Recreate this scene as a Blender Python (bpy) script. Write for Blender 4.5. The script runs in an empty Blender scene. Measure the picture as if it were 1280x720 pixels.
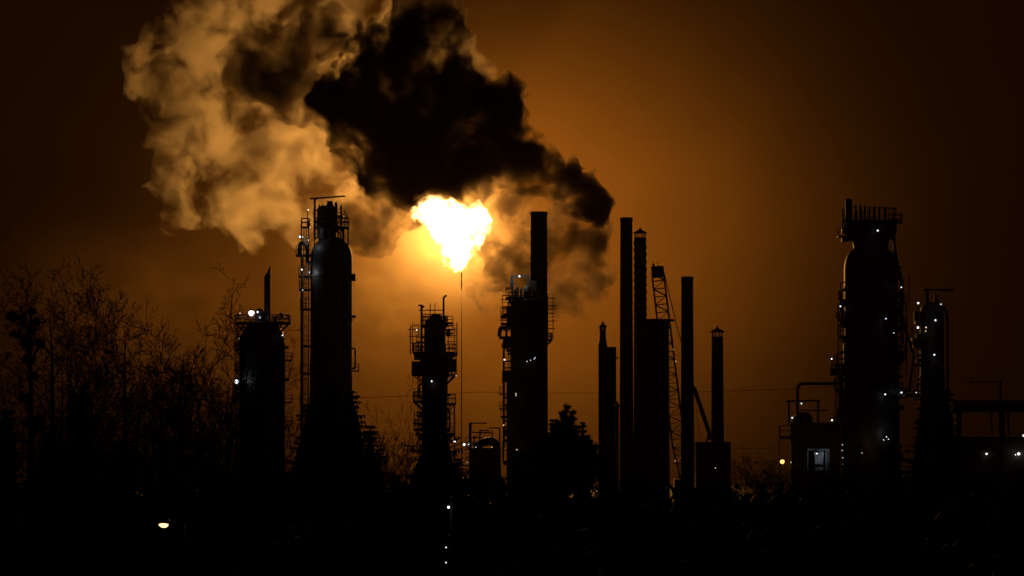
import bpy, bmesh, math, random
import numpy as np
import openvdb
from mathutils import Vector, Matrix
scene = bpy.context.scene
C = scene.collection
R = math.radians
random.seed(7)

# ================================================================= camera
K = 2.2e-4                      # metres per photo pixel per metre of distance
CAMZ = 14.0                     # the photographer stands on a bank above the plain
PITCH = math.atan(195*K)
FW = Vector((0, math.cos(PITCH), math.sin(PITCH)))
UP = Vector((0, -math.sin(PITCH), math.cos(PITCH)))
def at(u, v, Y):
    d = Vector(((u-640)*K, 0, 0)) + FW + UP*((360-v)*K)
    return Vector((0, 0, CAMZ)) + d*(Y/d.y)
def pix(Y): return K*Y
cd = bpy.data.cameras.new('camera'); cam = bpy.data.objects.new('camera', cd); C.objects.link(cam)
cam.location = (0, 0, CAMZ); cam.rotation_euler = (math.pi/2+PITCH, 0, 0)
cd.sensor_width = 36; cd.lens = 18/(640*K); cd.clip_start = 0.5; cd.clip_end = 30000
scene.camera = cam

# ================================================================= night sky
w = bpy.data.worlds.new('World'); scene.world = w; w.use_nodes = True
wn = w.node_tree; bg = wn.nodes['Background']
sky = wn.nodes.new('ShaderNodeTexSky'); sky.sky_type = 'NISHITA'; sky.sun_disc = False
sky.sun_elevation = R(1); sky.sun_rotation = R(200)
wn.links.new(sky.outputs[0], bg.inputs[0]); bg.inputs[1].default_value = 0.00003

# ================================================================= materials
def new_mat(name):
    m = bpy.data.materials.new(name); m.use_nodes = True
    n = m.node_tree; n.nodes.clear()
    o = n.nodes.new('ShaderNodeOutputMaterial')
    return m, n, o
def node(n, t, **kw):
    x = n.nodes.new(t)
    for k, v in kw.items(): setattr(x, k, v)
    return x
def surf(name, col, col2=None, rough=.6, metal=0.0, scale=.6, bump=0.15):
    m, n, o = new_mat(name)
    p = node(n, 'ShaderNodeBsdfPrincipled'); p.inputs['Roughness'].default_value = rough; p.inputs['Metallic'].default_value = metal
    tc = node(n, 'ShaderNodeTexCoord'); nz = node(n, 'ShaderNodeTexNoise')
    nz.inputs['Scale'].default_value = scale; nz.inputs['Detail'].default_value = 6; nz.inputs['Roughness'].default_value = .65
    n.links.new(tc.outputs['Object'], nz.inputs['Vector'])
    cr = node(n, 'ShaderNodeValToRGB'); cr.color_ramp.elements[0].position = .35; cr.color_ramp.elements[1].position = .68
    cr.color_ramp.elements[0].color = (*(col2 or [c*.6 for c in col]), 1); cr.color_ramp.elements[1].color = (*col, 1)
    n.links.new(nz.outputs['Fac'], cr.inputs[0]); n.links.new(cr.outputs[0], p.inputs['Base Color'])
    b = node(n, 'ShaderNodeBump'); b.inputs['Strength'].default_value = bump; b.inputs['Distance'].default_value = .05
    n.links.new(nz.outputs['Fac'], b.inputs['Height']); n.links.new(b.outputs[0], p.inputs['Normal'])
    n.links.new(p.outputs[0], o.inputs['Surface'])
    return m
def glow_mat(name, col, strength):
    m, n, o = new_mat(name)
    e = node(n, 'ShaderNodeEmission'); e.inputs['Color'].default_value = (*col, 1); e.inputs['Strength'].default_value = strength
    n.links.new(e.outputs[0], o.inputs['Surface'])
    m.cycles.emission_sampling = 'NONE'
    return m
M = dict(
    clad=surf('aluminium_cladding', (.20, .20, .20), (.13, .125, .12), .55, .2, .35),
    steel=surf('painted_steel', (.12, .12, .12), (.07, .06, .05), .6, .2, .5),
    rust=surf('weathered_steel', (.16, .10, .07), (.08, .05, .04), .8, .0, .4),
    concrete=surf('stained_concrete', (.34, .33, .31), (.22, .21, .2), .85, 0, .2),
    red=surf('dull_red_steel', (.25, .07, .04), (.14, .05, .03), .65, 0, .5),
    bark=surf('bark', (.10, .08, .06), (.05, .04, .03), .9, 0, 3),
    needles=surf('needles', (.04, .06, .035), (.025, .04, .025), .8, 0, 1.2),
    soil=surf('soil', (.06, .055, .045), (.03, .03, .025), .95, 0, .08),
    glass=surf('dark_housing', (.05, .05, .05), None, .4),
    black=surf('sooty_steel', (.02, .018, .016), None, .95, 0, .6),
    white=glow_mat('lamp_white', (.86, .93, 1.0), 1.5),
    white_big=glow_mat('lamp_white_bright', (.9, .95, 1.0), 2.6),
    warm=glow_mat('lamp_warm', (1, .72, .42), 1.6),
    sodium=glow_mat('lamp_sodium', (1, .45, .10), 3),
    street=glow_mat('lamp_street', (1, .66, .28), 2.4),
)

for k in ('black', 'soil', 'needles', 'bark'): next(x for x in M[k].node_tree.nodes if x.type == 'BSDF_PRINCIPLED').inputs['Specular IOR Level'].default_value = .08

# ================================================================= helpers
def mesh_obj(name, bm, mat, parent=None, smooth=False):
    me = bpy.data.meshes.new(name); bm.normal_update(); bm.to_mesh(me); bm.free()
    if smooth:
        for p in me.polygons: p.use_smooth = True
    o = bpy.data.objects.new(name, me); C.objects.link(o); me.materials.append(mat)
    if parent is not None: o.parent = parent
    return o
def thing(name, label, cat, loc, group=None):
    o = bpy.data.objects.new(name, None); C.objects.link(o); o.location = loc
    o.empty_display_size = .5
    tag(o, label, cat, group); return o
def tag(o, label, cat, group=None):
    o['label'] = label; o['category'] = cat; o['kind'] = 'thing'
    if group: o['group'] = group
    return o
class MB:
    """collects shapes given in world space and stores them relative to an origin"""
    def __init__(s, org=(0, 0, 0)): s.bm = bmesh.new(); s.o = Vector(org)
    def cyl(s, p0, p1, r0, r1=None, seg=12, caps=True):
        r1 = r0 if r1 is None else r1
        p0 = Vector(p0)-s.o; p1 = Vector(p1)-s.o; d = p1-p0
        if d.length < 1e-6: return s
        q = d.to_track_quat('Z', 'Y'); a, b = [], []
        for i in range(seg):
            t = 2*math.pi*i/seg; e = q @ Vector((math.cos(t), math.sin(t), 0))
            a.append(s.bm.verts.new(p0+e*r0)); b.append(s.bm.verts.new(p1+e*r1))
        for i in range(seg):
            j = (i+1) % seg; s.bm.faces.new((a[i], a[j], b[j], b[i]))
        if caps:
            s.bm.faces.new(a[::-1]); s.bm.faces.new(b)
        return s
    def box(s, c, d, rz=0, m=None):
        c = Vector(c)-s.o
        vs = bmesh.ops.create_cube(s.bm, size=1)['verts']
        for v in vs:
            p = Vector((v.co.x*d[0], v.co.y*d[1], v.co.z*d[2]))
            if m is not None: p = m @ p
            elif rz: p = Matrix.Rotation(rz, 3, 'Z') @ p
            v.co = p + c
        return s
    def beam(s, p0, p1, wd, ht=None):
        p0 = Vector(p0); p1 = Vector(p1); d = p1-p0
        return s.box((p0+p1)/2, (wd, ht or wd, d.length), m=d.to_track_quat('Z', 'Y').to_matrix())
    def lathe(s, cx, cy, prof, seg=40):
        rings = []
        for r, z in prof:
            rings.append([s.bm.verts.new(Vector((cx+r*math.cos(2*math.pi*i/seg), cy+r*math.sin(2*math.pi*i/seg), z))-s.o) for i in range(seg)])
        for a, b in zip(rings, rings[1:]):
            for i in range(seg):
                j = (i+1) % seg; s.bm.faces.new((a[i], a[j], b[j], b[i]))
        s.bm.faces.new(rings[0][::-1]); s.bm.faces.new(rings[-1]); return s
    def tube(s, pts, r, seg=8):
        pts = [Vector(p)-s.o for p in pts]; rings = []; n = None
        for i, p in enumerate(pts):
            t = (pts[min(i+1, len(pts)-1)]-pts[max(i-1, 0)]).normalized()
            if n is None:
                n = t.orthogonal().normalized()
            else:
                n = (n - t*n.dot(t)).normalized()
            b = t.cross(n)
            rr = r
            rings.append([s.bm.verts.new(p+(n*math.cos(2*math.pi*k/seg)+b*math.sin(2*math.pi*k/seg))*rr) for k in range(seg)])
        for a, c in zip(rings, rings[1:]):
            for k in range(seg):
                j = (k+1) % seg; s.bm.faces.new((a[k], a[j], c[j], c[k]))
        s.bm.faces.new(rings[0][::-1]); s.bm.faces.new(rings[-1]); return s
    def build(s, name, mat, parent=None, smooth=False):
        return mesh_obj(name, s.bm, mat, parent, smooth)
def bend(pts, rad, n=6):
    """round the corners of a polyline"""
    pts = [Vector(p) for p in pts]; out = [pts[0]]
    for a, b, c in zip(pts, pts[1:], pts[2:]):
        d0 = (a-b).normalized(); d1 = (c-b).normalized()
        p0 = b+d0*rad; p1 = b+d1*rad
        for i in range(n+1):
            t = i/n; out.append(p0*(1-t)**2 + b*2*t*(1-t) + p1*t*t)
    out.append(pts[-1]); return out

def platform(root, cx, cy, z, ri, ro, a0, a1, rail=1.2, mat='steel', brackets=True):
    """sector of grating round a vessel, its railing a sub-part. angles in degrees, -90 faces the camera"""
    o = root.location; a0, a1 = R(a0), R(a1); n = max(4, int(abs(a1-a0)/R(12)))
    m = MB(o); an = [a0+(a1-a0)*i/n for i in range(n+1)]
    P = lambda r, a, h: Vector((cx+r*math.cos(a), cy+r*math.sin(a), h))-m.o
    q = [[m.bm.verts.new(P(r, a, h)) for (r, h) in ((ri, z-.4), (ro, z-.4), (ro, z), (ri, z))] for a in an]
    for x, y in zip(q, q[1:]):
        for k in range(4):
            l = (k+1) % 4; m.bm.faces.new((x[k], y[k], y[l], x[l]))
    m.bm.faces.new(q[0]); m.bm.faces.new(q[-1][::-1])
    if brackets:
        for a in an[::2]:
            m.cyl(P(ro*.96, a, z-.3)+m.o, P(ri*1.0, a, z-.3-(ro-ri)*.9)+m.o, .13, seg=5)
    d = m.build('platform', M[mat], root)
    m = MB(o)
    for h in (rail, rail*.52):
        m.tube([P(ro-.08, a, z+h)+m.o for a in an], .075, 5)
    for a in an:
        m.cyl(P(ro-.08, a, z)+m.o, P(ro-.08, a, z+rail)+m.o, .07, seg=5)
    for a in (a0, a1):
        for h in (rail, rail*.52):
            m.cyl(P(ri, a, z+h)+m.o, P(ro-.08, a, z+h)+m.o, .05, seg=5)
    m.build('railing', M[mat], d)
    return d
def deck(root, c, sx, sy, rail=1.2, th=.3, sides='lrfb'):
    """rectangular grating with railing sub-part, c = middle of its top"""
    c = Vector(c); m = MB(root.location); m.box(c-Vector((0, 0, th/2)), (sx, sy, th)); d = m.build('platform', M['steel'], root)
    m = MB(root.location); hx, hy = sx/2-.07, sy/2-.07
    cs = {'f': ((-hx, -hy), (hx, -hy)), 'b': ((-hx, hy), (hx, hy)), 'l': ((-hx, -hy), (-hx, hy)), 'r': ((hx, -hy), (hx, hy))}
    for k in sides:
        (x0, y0), (x1, y1) = cs[k]; L = math.hypot(x1-x0, y1-y0); n = max(1, round(L/1.4))
        for h in (rail, rail*.52): m.cyl(c+Vector((x0, y0, h)), c+Vector((x1, y1, h)), .075, seg=5)
        for i in range(n+1):
            t = i/n; p = c+Vector((x0+(x1-x0)*t, y0+(y1-y0)*t, 0)); m.cyl(p, p+Vector((0, 0, rail)), .07, seg=5)
    m.build('railing', M['steel'], d); return d
def ladder(root, x, y, z0, z1, cage=True):
    m = MB(root.location)
    for s in (-.25, .25): m.cyl((x+s, y, z0), (x+s, y, z1), .05, seg=5)
    z = z0
    while z < z1: m.cyl((x-.25, y, z), (x+.25, y, z), .03, seg=4); z += .45
    if cage:
        z = z0+2.4
        while z < z1:
            m.tube([(x+.42*math.cos(t), y+.42*math.sin(t)-.3, z) for t in [math.pi+i*math.pi/6 for i in range(7)]], .03, 4); z += 1.4
        for t in (math.pi*1.2, math.pi*1.5, math.pi*1.8):
            m.cyl((x+.42*math.cos(t), y+.42*math.sin(t)-.3, z0+2.4), (x+.42*math.cos(t), y+.42*math.sin(t)-.3, z1), .03, seg=4)
    return m.build('ladder', M['steel'], root)
def pipe(root, pts, r, rad=None, mat='steel', name='pipe', seg=12):
    return MB(root.location).tube(bend(pts, rad or r*2.2) if len(pts) > 2 else pts, r, seg).build(name, M[mat], root, True)
def lamp(root, p, r=.2, mat='white', arm=None, light=0, col=(.85, .92, 1), name='floodlight'):
    """lamp fixture part: bracket and hood, with the glowing bulb a sub-part"""
    p = Vector(p); m = MB(root.location)
    if .1 < r < .4: r *= .8
    m.cyl(p+Vector((0, .05, r*.8)), p+Vector((0, .05, r*1.3)), r*1.05, r*.5, 10)
    if arm is not None: m.cyl(p+Vector((0, .05, r)), Vector(arm), .05, seg=5)
    f = m.build(name, M['glass'], root)
    m = MB(root.location); bmesh.ops.create_icosphere(m.bm, subdivisions=2, radius=r, matrix=Matrix.Translation(p-m.o))
    m.build('bulb', M[mat], f, True)
    if light:
        ld = bpy.data.lights.new('lamp_light', 'POINT'); ld.energy = light; ld.color = col; ld.shadow_soft_size = r
        lo = bpy.data.objects.new('lamp_light', ld); C.objects.link(lo); lo.parent = root
        lo.location = p+Vector((0, -r*1.6, 0))-root.location
    return f
def scaffold(root, c, sx, sy, z0, z1, step=1.9, jut=.5, name='scaffold'):
    """tube scaffolding of standards, ledgers and short jutting ends"""
    m = MB(root.location); x0, y0 = c; rnd = random.Random(int(abs(c[0])*10+z0))
    xs = [x0-sx/2, x0, x0+sx/2] if sx > 2.2 else [x0-sx/2, x0+sx/2]
    for x in xs:
        for y in (y0-sy/2, y0+sy/2): m.cyl((x, y, z0), (x, y, z1+rnd.uniform(-.8, 1.2)), .07, seg=5)
    z = z0+.6
    while z < z1+.3:
        for y in (y0-sy/2, y0+sy/2):
            m.cyl((x0-sx/2-rnd.uniform(0, jut), y, z), (x0+sx/2+rnd.uniform(0, jut), y, z), .065, seg=5)
            if rnd.random() < .6: m.cyl((x0-sx/2, y, z+.95), (x0+sx/2+rnd.uniform(0, jut), y, z+.95), .055, seg=5)
        for x in xs: m.cyl((x, y0-sy/2, z), (x, y0+sy/2, z), .055, seg=5)
        if rnd.random() < .55: m.box((x0, y0, z+.06), (sx, sy*.8, .08))
        z += step
    return m.build(name, M['steel'], root)
def clutter(root, cx, Y, r, z0, z1, n, seed, side=(-1, 1)):
    """small fittings along the sides of a vessel: nozzles, valve boxes, stub pipes, little landings"""
    rnd = random.Random(seed)
    for i in range(n):
        s = rnd.choice(side); z = z0+(z1-z0)*(i+rnd.random())/n; k = rnd.random(); y = Y-rnd.uniform(.3, 1.8); x = cx+s*r*.97
        if k < .3:
            m = MB(root.location); m.cyl((x-s*.4, y, z), (x+s*rnd.uniform(.5, 1.1), y, z), .28, seg=10); m.cyl((x+s*.5, y, z), (x+s*.7, y, z), .45, seg=10); m.build('nozzle', M['steel'], root)
        elif k < .5:
            m = MB(root.location); m.box((x+s*.45, y, z), (1.0, 1.0, rnd.uniform(.8, 1.8))); m.build('valve_box', M['steel'], root)
        elif k < .75:
            h = rnd.uniform(2.5, 6); q = rnd.uniform(.5, 1.1)
            pipe(root, [(x-s*.3, y, z), (x+s*q, y, z), (x+s*q, y, z-h), (x-s*.3, y, z-h)], rnd.uniform(.12, .2), .4, name='bypass_pipe', seg=8)
        else:
            deck(root, (x+s*.8, y, z), 1.9, 2.0, 1.4, .3, 'lrf')
def copy_tree(o, parent=None):
    c = o.copy(); C.objects.link(c)
    if parent is not None: c.parent = parent
    for ch in list(o.children): copy_tree(ch, c)
    return c

# ================================================================= ground
def ground():
    bm = bmesh.new(); xs = [-2900, -1200, -600]+list(range(-400, 401, 20))+[600, 1200, 2900]
    ys = [-2000, -400, -100, -40, -10, 5, 15, 25, 35, 50, 70, 90, 110, 140, 170, 200, 260, 320, 400, 520, 700, 900, 1200, 1700, 2400, 3900]
    def h(x, y):
        t = min(1, max(0, (y-8)/150)); t = t*t*(3-2*t)
        return 12.3*(1-t) + .25*math.sin(x*.09+y*.05)*min(1, max(0, (y-20)/60))*(1 if y < 500 else 0)
    g = [[bm.verts.new((x, y, h(x, y))) for x in xs] for y in ys]
    for a, b in zip(g, g[1:]):
        for i in range(len(xs)-1): bm.faces.new((a[i], a[i+1], b[i+1], b[i]))
    o = mesh_obj('ground', bm, M['soil'], None, True); o['kind'] = 'structure'; o['label'] = 'dark ground running from the bank to the refinery'
ground()

# ================================================================= air, smoke and fire
def hash3(ix, iy, iz, seed):
    h = (ix.astype(np.uint32)*np.uint32(374761393) + iy.astype(np.uint32)*np.uint32(668265263) + iz.astype(np.uint32)*np.uint32(2246822519) + np.uint32(seed*2654435761 & 0xffffffff))
    h ^= h >> np.uint32(13); h *= np.uint32(1274126177); h ^= h >> np.uint32(16); h *= np.uint32(2654435761); h ^= h >> np.uint32(15)
    return h
GR = np.random.RandomState(5).normal(size=(256, 3)).astype(np.float32); GR /= np.linalg.norm(GR, axis=1, keepdims=True)
def perlin(P, seed):
    """gradient noise of points P (N,3), about -0.7 .. 0.7"""
    f = np.floor(P); i = f.astype(np.int64); f = (P-f).astype(np.float32)
    s = f*f*f*(f*(f*6-15)+10); out = 0
    for dx in (0, 1):
        for dy in (0, 1):
            for dz in (0, 1):
                g = GR[hash3(i[:, 0]+dx, i[:, 1]+dy, i[:, 2]+dz, seed) & np.uint32(255)]
                d = g[:, 0]*(f[:, 0]-dx)+g[:, 1]*(f[:, 1]-dy)+g[:, 2]*(f[:, 2]-dz)
                wt = (s[:, 0] if dx else 1-s[:, 0])*(s[:, 1] if dy else 1-s[:, 1])*(s[:, 2] if dz else 1-s[:, 2])
                out = out+d*wt
    return out
def smoke_hull(name, blobs, vox, octs, seed, mat, soft=2.0, dome=None):
    """outer surface of a puff of smoke: blobs (photo column, row, radius, distance, depth ratio) merged softly
    and roughened with octaves of billowing noise; octs = (size, depth, 'b'illow or 'n'oise)"""
    cs = []
    for (u, v, r, Y, sy) in blobs:
        c = at(u, v, Y); q = r*pix(Y); cs.append((c.x, c.y, c.z, q, q*sy))
    pad = sum(a for _, a, _ in octs)*.8+2*vox
    lo = np.array([min(c[0]-c[3] for c in cs), min(c[1]-c[4] for c in cs), min(c[2]-c[3] for c in cs)])-pad
    hi = np.array([max(c[0]+c[3] for c in cs), max(c[1]+c[4] for c in cs), max(c[2]+c[3] for c in cs)])+pad
    n = np.ceil((hi-lo)/vox).astype(int)
    ax = [lo[k]+vox*np.arange(n[k]) for k in range(3)]
    X, Y_, Z = np.meshgrid(*ax, indexing='ij')
    acc = np.zeros(X.shape, np.float32)
    for (cx, cy, cz, q, qy) in cs:
        rr = np.sqrt((X-cx)**2+((Y_-cy)*(q/qy))**2+(Z-cz)**2)-q
        acc += np.exp(np.clip(-rr/soft, -30, 30)).astype(np.float32)
    sdf = -soft*np.log(acc+1e-12)
    m = np.abs(sdf) < pad
    P = np.stack([X[m], Y_[m], Z[m]], 1)
    d = np.zeros(len(P), np.float32)
    warp = np.stack([perlin(P/14+31*k, seed+50+k) for k in range(3)], 1)*1.8
    Q = P+warp
    for k, (sc, amp, kind) in enumerate(octs):
        nz = perlin(Q/sc+seed*7.3, seed*10+k)
        d += amp*((.34-1.9*np.abs(nz)) if kind == 'b' else nz*1.7)
    sdf[m] -= d
    for k in range(3):
        sl = [slice(None)]*3
        for e in (0, -1): sl[k] = e; sdf[tuple(sl)] = np.maximum(sdf[tuple(sl)], vox)
    g = openvdb.FloatGrid(1e3); g.copyFromArray(sdf.astype(np.float32))
    pts, tris, quads = g.convertToPolygons(0.0, 0.0)
    pts = pts.astype(np.float64)*vox+lo
    faces = [tuple(map(int, t)) for t in tris]+[tuple(map(int, q)) for q in quads]
    org = np.mean(pts, axis=0); pts = pts-org
    me = bpy.data.meshes.new(name); me.from_pydata([tuple(p) for p in pts], [], faces); me.update()
    bm = bmesh.new(); bm.from_mesh(me)
    # drop crumbs, keep the puffs
    seen = set(); kill = []
    for v in bm.verts:
        if v in seen: continue
        st, isl = [v], [v]; seen.add(v)
        while st:
            x = st.pop()
            for e in x.link_edges:
                y = e.other_vert(x)
                if y not in seen: seen.add(y); st.append(y); isl.append(y)
        if len(isl) < 150: kill += isl
    bmesh.ops.delete(bm, geom=kill, context='VERTS')
    bmesh.ops.recalc_face_normals(bm, faces=bm.faces)
    if bm.calc_volume(signed=True) < 0: bmesh.ops.reverse_faces(bm, faces=bm.faces)
    bm.to_mesh(me); bm.free()
    for p in me.polygons: p.use_smooth = True
    o = bpy.data.objects.new(name, me); C.objects.link(o); o.location = org; me.materials.append(mat)
    o['kind'] = 'stuff'
    return o
def smoke_mat(name, color, dens, scale, lo, hi, floor=0.0, step=.2, aniso=0.0, detail=6, dist=.3, rough=.62, stretch=(1, 1, 1)):
    m, n, o = new_mat(name)
    tc = node(n, 'ShaderNodeTexCoord'); mp = node(n, 'ShaderNodeMapping'); mp.inputs['Scale'].default_value = stretch
    nz = node(n, 'ShaderNodeTexNoise', noise_dimensions='3D'); nz.inputs['Scale'].default_value = scale
    nz.inputs['Detail'].default_value = detail; nz.inputs['Roughness'].default_value = rough; nz.inputs['Distortion'].default_value = dist
    n.links.new(tc.outputs['Object'], mp.inputs['Vector']); n.links.new(mp.outputs[0], nz.inputs['Vector'])
    mr = node(n, 'ShaderNodeMapRange', interpolation_type='SMOOTHSTEP')
    for k, v in (('From Min', lo), ('From Max', hi), ('To Min', dens*floor), ('To Max', dens)): mr.inputs[k].default_value = v
    n.links.new(nz.outputs['Fac'], mr.inputs['Value'])
    p = node(n, 'ShaderNodeVolumePrincipled'); p.inputs['Color'].default_value = (*color, 1); p.inputs['Anisotropy'].default_value = aniso
    p.inputs['Absorption Color'].default_value = (0, 0, 0, 1)
    n.links.new(mr.outputs[0], p.inputs['Density']); n.links.new(p.outputs[0], o.inputs['Volume'])
    m.cycles.volume_step_rate = step
    return m

HAZE_D = 6e-5
def haze():
    m, n, o = new_mat('night_air')
    p = node(n, 'ShaderNodeVolumePrincipled'); p.inputs['Color'].default_value = (.9, .60, .26, 1); p.inputs['Density'].default_value = HAZE_D
    n.links.new(p.outputs[0], o.inputs['Volume'])
    bm = bmesh.new(); bmesh.ops.create_cube(bm, size=1)
    for v in bm.verts: v.co = Vector((v.co.x*6000, v.co.y*6200+950, (v.co.z+.5)*420-1.3))
    ob = mesh_obj('haze', bm, m); ob['kind'] = 'stuff'; ob['label'] = 'thin smoky night air glowing round the flare'
haze()

FY = 1050.0
fc = at(566, 285, FY)
def flame():
    m, n, o = new_mat('burning_gas')
    tc = node(n, 'ShaderNodeTexCoord')
    nz = node(n, 'ShaderNodeTexNoise'); nz.inputs['Scale'].default_value = .42; nz.inputs['Detail'].default_value = 5; nz.inputs['Distortion'].default_value = .8
    n.links.new(tc.outputs['Object'], nz.inputs['Vector'])
    mr = node(n, 'ShaderNodeMapRange'); mr.inputs['From Min'].default_value = .36; mr.inputs['From Max'].default_value = .60
    mr.inputs['To Min'].default_value = .05; mr.inputs['To Max'].default_value = 2.5
    n.links.new(nz.outputs['Fac'], mr.inputs['Value'])
    e = node(n, 'ShaderNodeEmission'); e.inputs['Color'].default_value = (1, .54, .19, 1)
    n.links.new(mr.outputs[0], e.inputs['Strength']); n.links.new(e.outputs[0], o.inputs['Volume'])
    m.cycles.volume_step_rate = .4; m.cycles.emission_sampling = 'NONE'
    Y = FY
    bl = [(573,331,5,Y,1),(573,322,10,Y,1),(572,307,19,Y,1),(569,294,21,Y,1),(582,287,23,Y,1),(557,286,18,Y,1),
          (549,272,17,Y,1),(591,276,17,Y,1),(570,272,18,Y,1),(536,261,12,Y,1),(525,257,8,Y,1),(598,271,10,Y,1),(575,338,2.5,Y,1),(600,286,10,Y,1),(596,300,7,Y,1),(541,253,9,Y,1),(519,262,4,Y,1),(598,262,6,Y,1)]
    o = smoke_hull('flame', bl, .4, [(4.5, 1.6, 'n'), (2.2, 1.3, 'n'), (1.2, .8, 'b'), (.8, .4, 'n')], 3, m, soft=.8)
    o['kind'] = 'thing'
    tag(o, 'huge white-hot flare flame burning above the thin flare stack', 'flame')
    ld = bpy.data.lights.new('flame_light', 'POINT'); ld.energy = 1.6e6; ld.color = (1, .43, .08); ld.shadow_soft_size = 4
    lo = bpy.data.objects.new('flame_light', ld); C.objects.link(lo); lo.parent = o; lo.location = fc+Vector((0, 7, 1))-o.location
flame()

def smoke_tag(o, label): o['label'] = label; o['category'] = 'smoke'
D0 = 962.0
dark = [(748,262,10,D0,1),(727,246,17,D0,1),(702,231,24,D0,1),(672,218,35,D0,1),(640,198,42,D0,1),(605,190,50,D0,1),(622,140,30,D0,1),
 (560,180,58,D0,1),(570,115,34,D0,1),(520,190,60,D0,1),(475,168,56,D0,1),(520,110,56,D0,1),(452,138,46,D0,1),(540,55,32,D0,1),(475,75,40,D0,1),
 (515,25,36,D0,1),(428,122,28,D0,1),(560,214,30,D0,1),(590,232,20,D0,1),(470,215,32,D0,1),(520,214,30,D0,1),(545,5,24,D0,1)]
o = smoke_hull('smoke', dark, .8, [(26, 4, 'n'), (15, 6.0, 'b'), (7, 3.6, 'b'), (3.4, 2.0, 'b'), (1.9, 1.0, 'b')], 11,
    smoke_mat('soot_smoke', (.06, .05, .04), 0.85, .085, .395, .64, floor=.004, step=.11, aniso=.4, detail=6, rough=.66), soft=2.5)
smoke_tag(o, 'thick black smoke plume drifting left above the flame')
D1 = 990.0
brown = [(656,266,26,D1,1),(690,275,36,D1,1),(734,288,16,D1,1),(648,316,33,D1,1),(690,325,38,D1,1),(728,325,26,D1,1),(610,345,32,D1,1),(655,352,28,D1,1),(702,352,26,D1,1)]
brm = smoke_mat('brown_smoke', (.07, .055, .04), .32, .10, .45, .63, floor=.01, step=.12, aniso=.3, detail=6, rough=.66)
o = smoke_hull('smoke', brown, 1.1, [(22, 5, 'n'), (11, 6, 'b'), (5, 3.0, 'b'), (2.6, 1.5, 'b')], 5, brm, soft=3)
smoke_tag(o, 'patchy thin brown smoke right of the flame, behind the tall stack')
brown2 = [(480,265,28,D1,1),(452,282,22,D1,1),(508,255,16,D1,1),(440,262,16,D1,1),(500,280,14,D1,1)]
o = smoke_hull('smoke', brown2, 1.1, [(16, 4, 'n'), (9, 5, 'b'), (4, 2.4, 'b'), (2.2, 1.2, 'b')], 6, brm, soft=3)
smoke_tag(o, 'small brown smoke puff left of the flame under the black plume')

brown3 = [(318,60,30,D0,1),(326,92,26,D0,1),(352,70,24,D0,1),(385,120,22,D0,1),(380,60,22,D0,1),(415,45,26,D0,1),(408,105,28,D0,1),(300,95,18,D0,1)]
o = smoke_hull('smoke', brown3, 1.1, [(18, 4, 'n'), (11, 5, 'b'), (5, 2.6, 'b'), (2.6, 1.3, 'b')], 8,
    smoke_mat('thin_soot', (.08, .065, .05), .5, .09, .41, .62, floor=.02, step=.12, aniso=.3, detail=6, rough=.66), soft=3)
smoke_tag(o, 'dark brown smoke patch at the upper left end of the black plume')
S0 = 1122.0
st = [(330,30,68,S0,.6),(270,30,47,S0,.6),(225,95,45,S0,.6),(290,110,77,S0,.6),(235,150,43,S0,.6),(380,120,88,S0,.6),(240,225,56,S0,.6),(205,250,38,S0,.6),(225,285,26,S0,.6),
 (300,220,73,S0,.6),(310,275,41,S0,.6),(370,240,77,S0,.6),(380,288,34,S0,.6),(440,240,66,S0,.6),(420,30,77,S0,.6),(500,40,66,S0,.6),(545,45,41,S0,.6),(562,80,26,S0,.6),(330,-50,88,S0,.6),(440,-50,88,S0,.6),(540,-20,41,S0,.6),(590,110,32,S0,.6),(425,295,30,S0,.6)]
o = smoke_hull('smoke', st, 1.2, [(38, 9, 'n'), (18, 9, 'b'), (8, 5, 'b'), (4, 2.6, 'b'), (2.4, 1.2, 'b')], 2,
    smoke_mat('steam', (.62, .59, .54), .18, .07, .455, .69, floor=.0, step=.11, detail=7, dist=.35, rough=.68), soft=4)
smoke_tag(o, 'billowing pale steam cloud lit golden by the flame')

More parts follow.
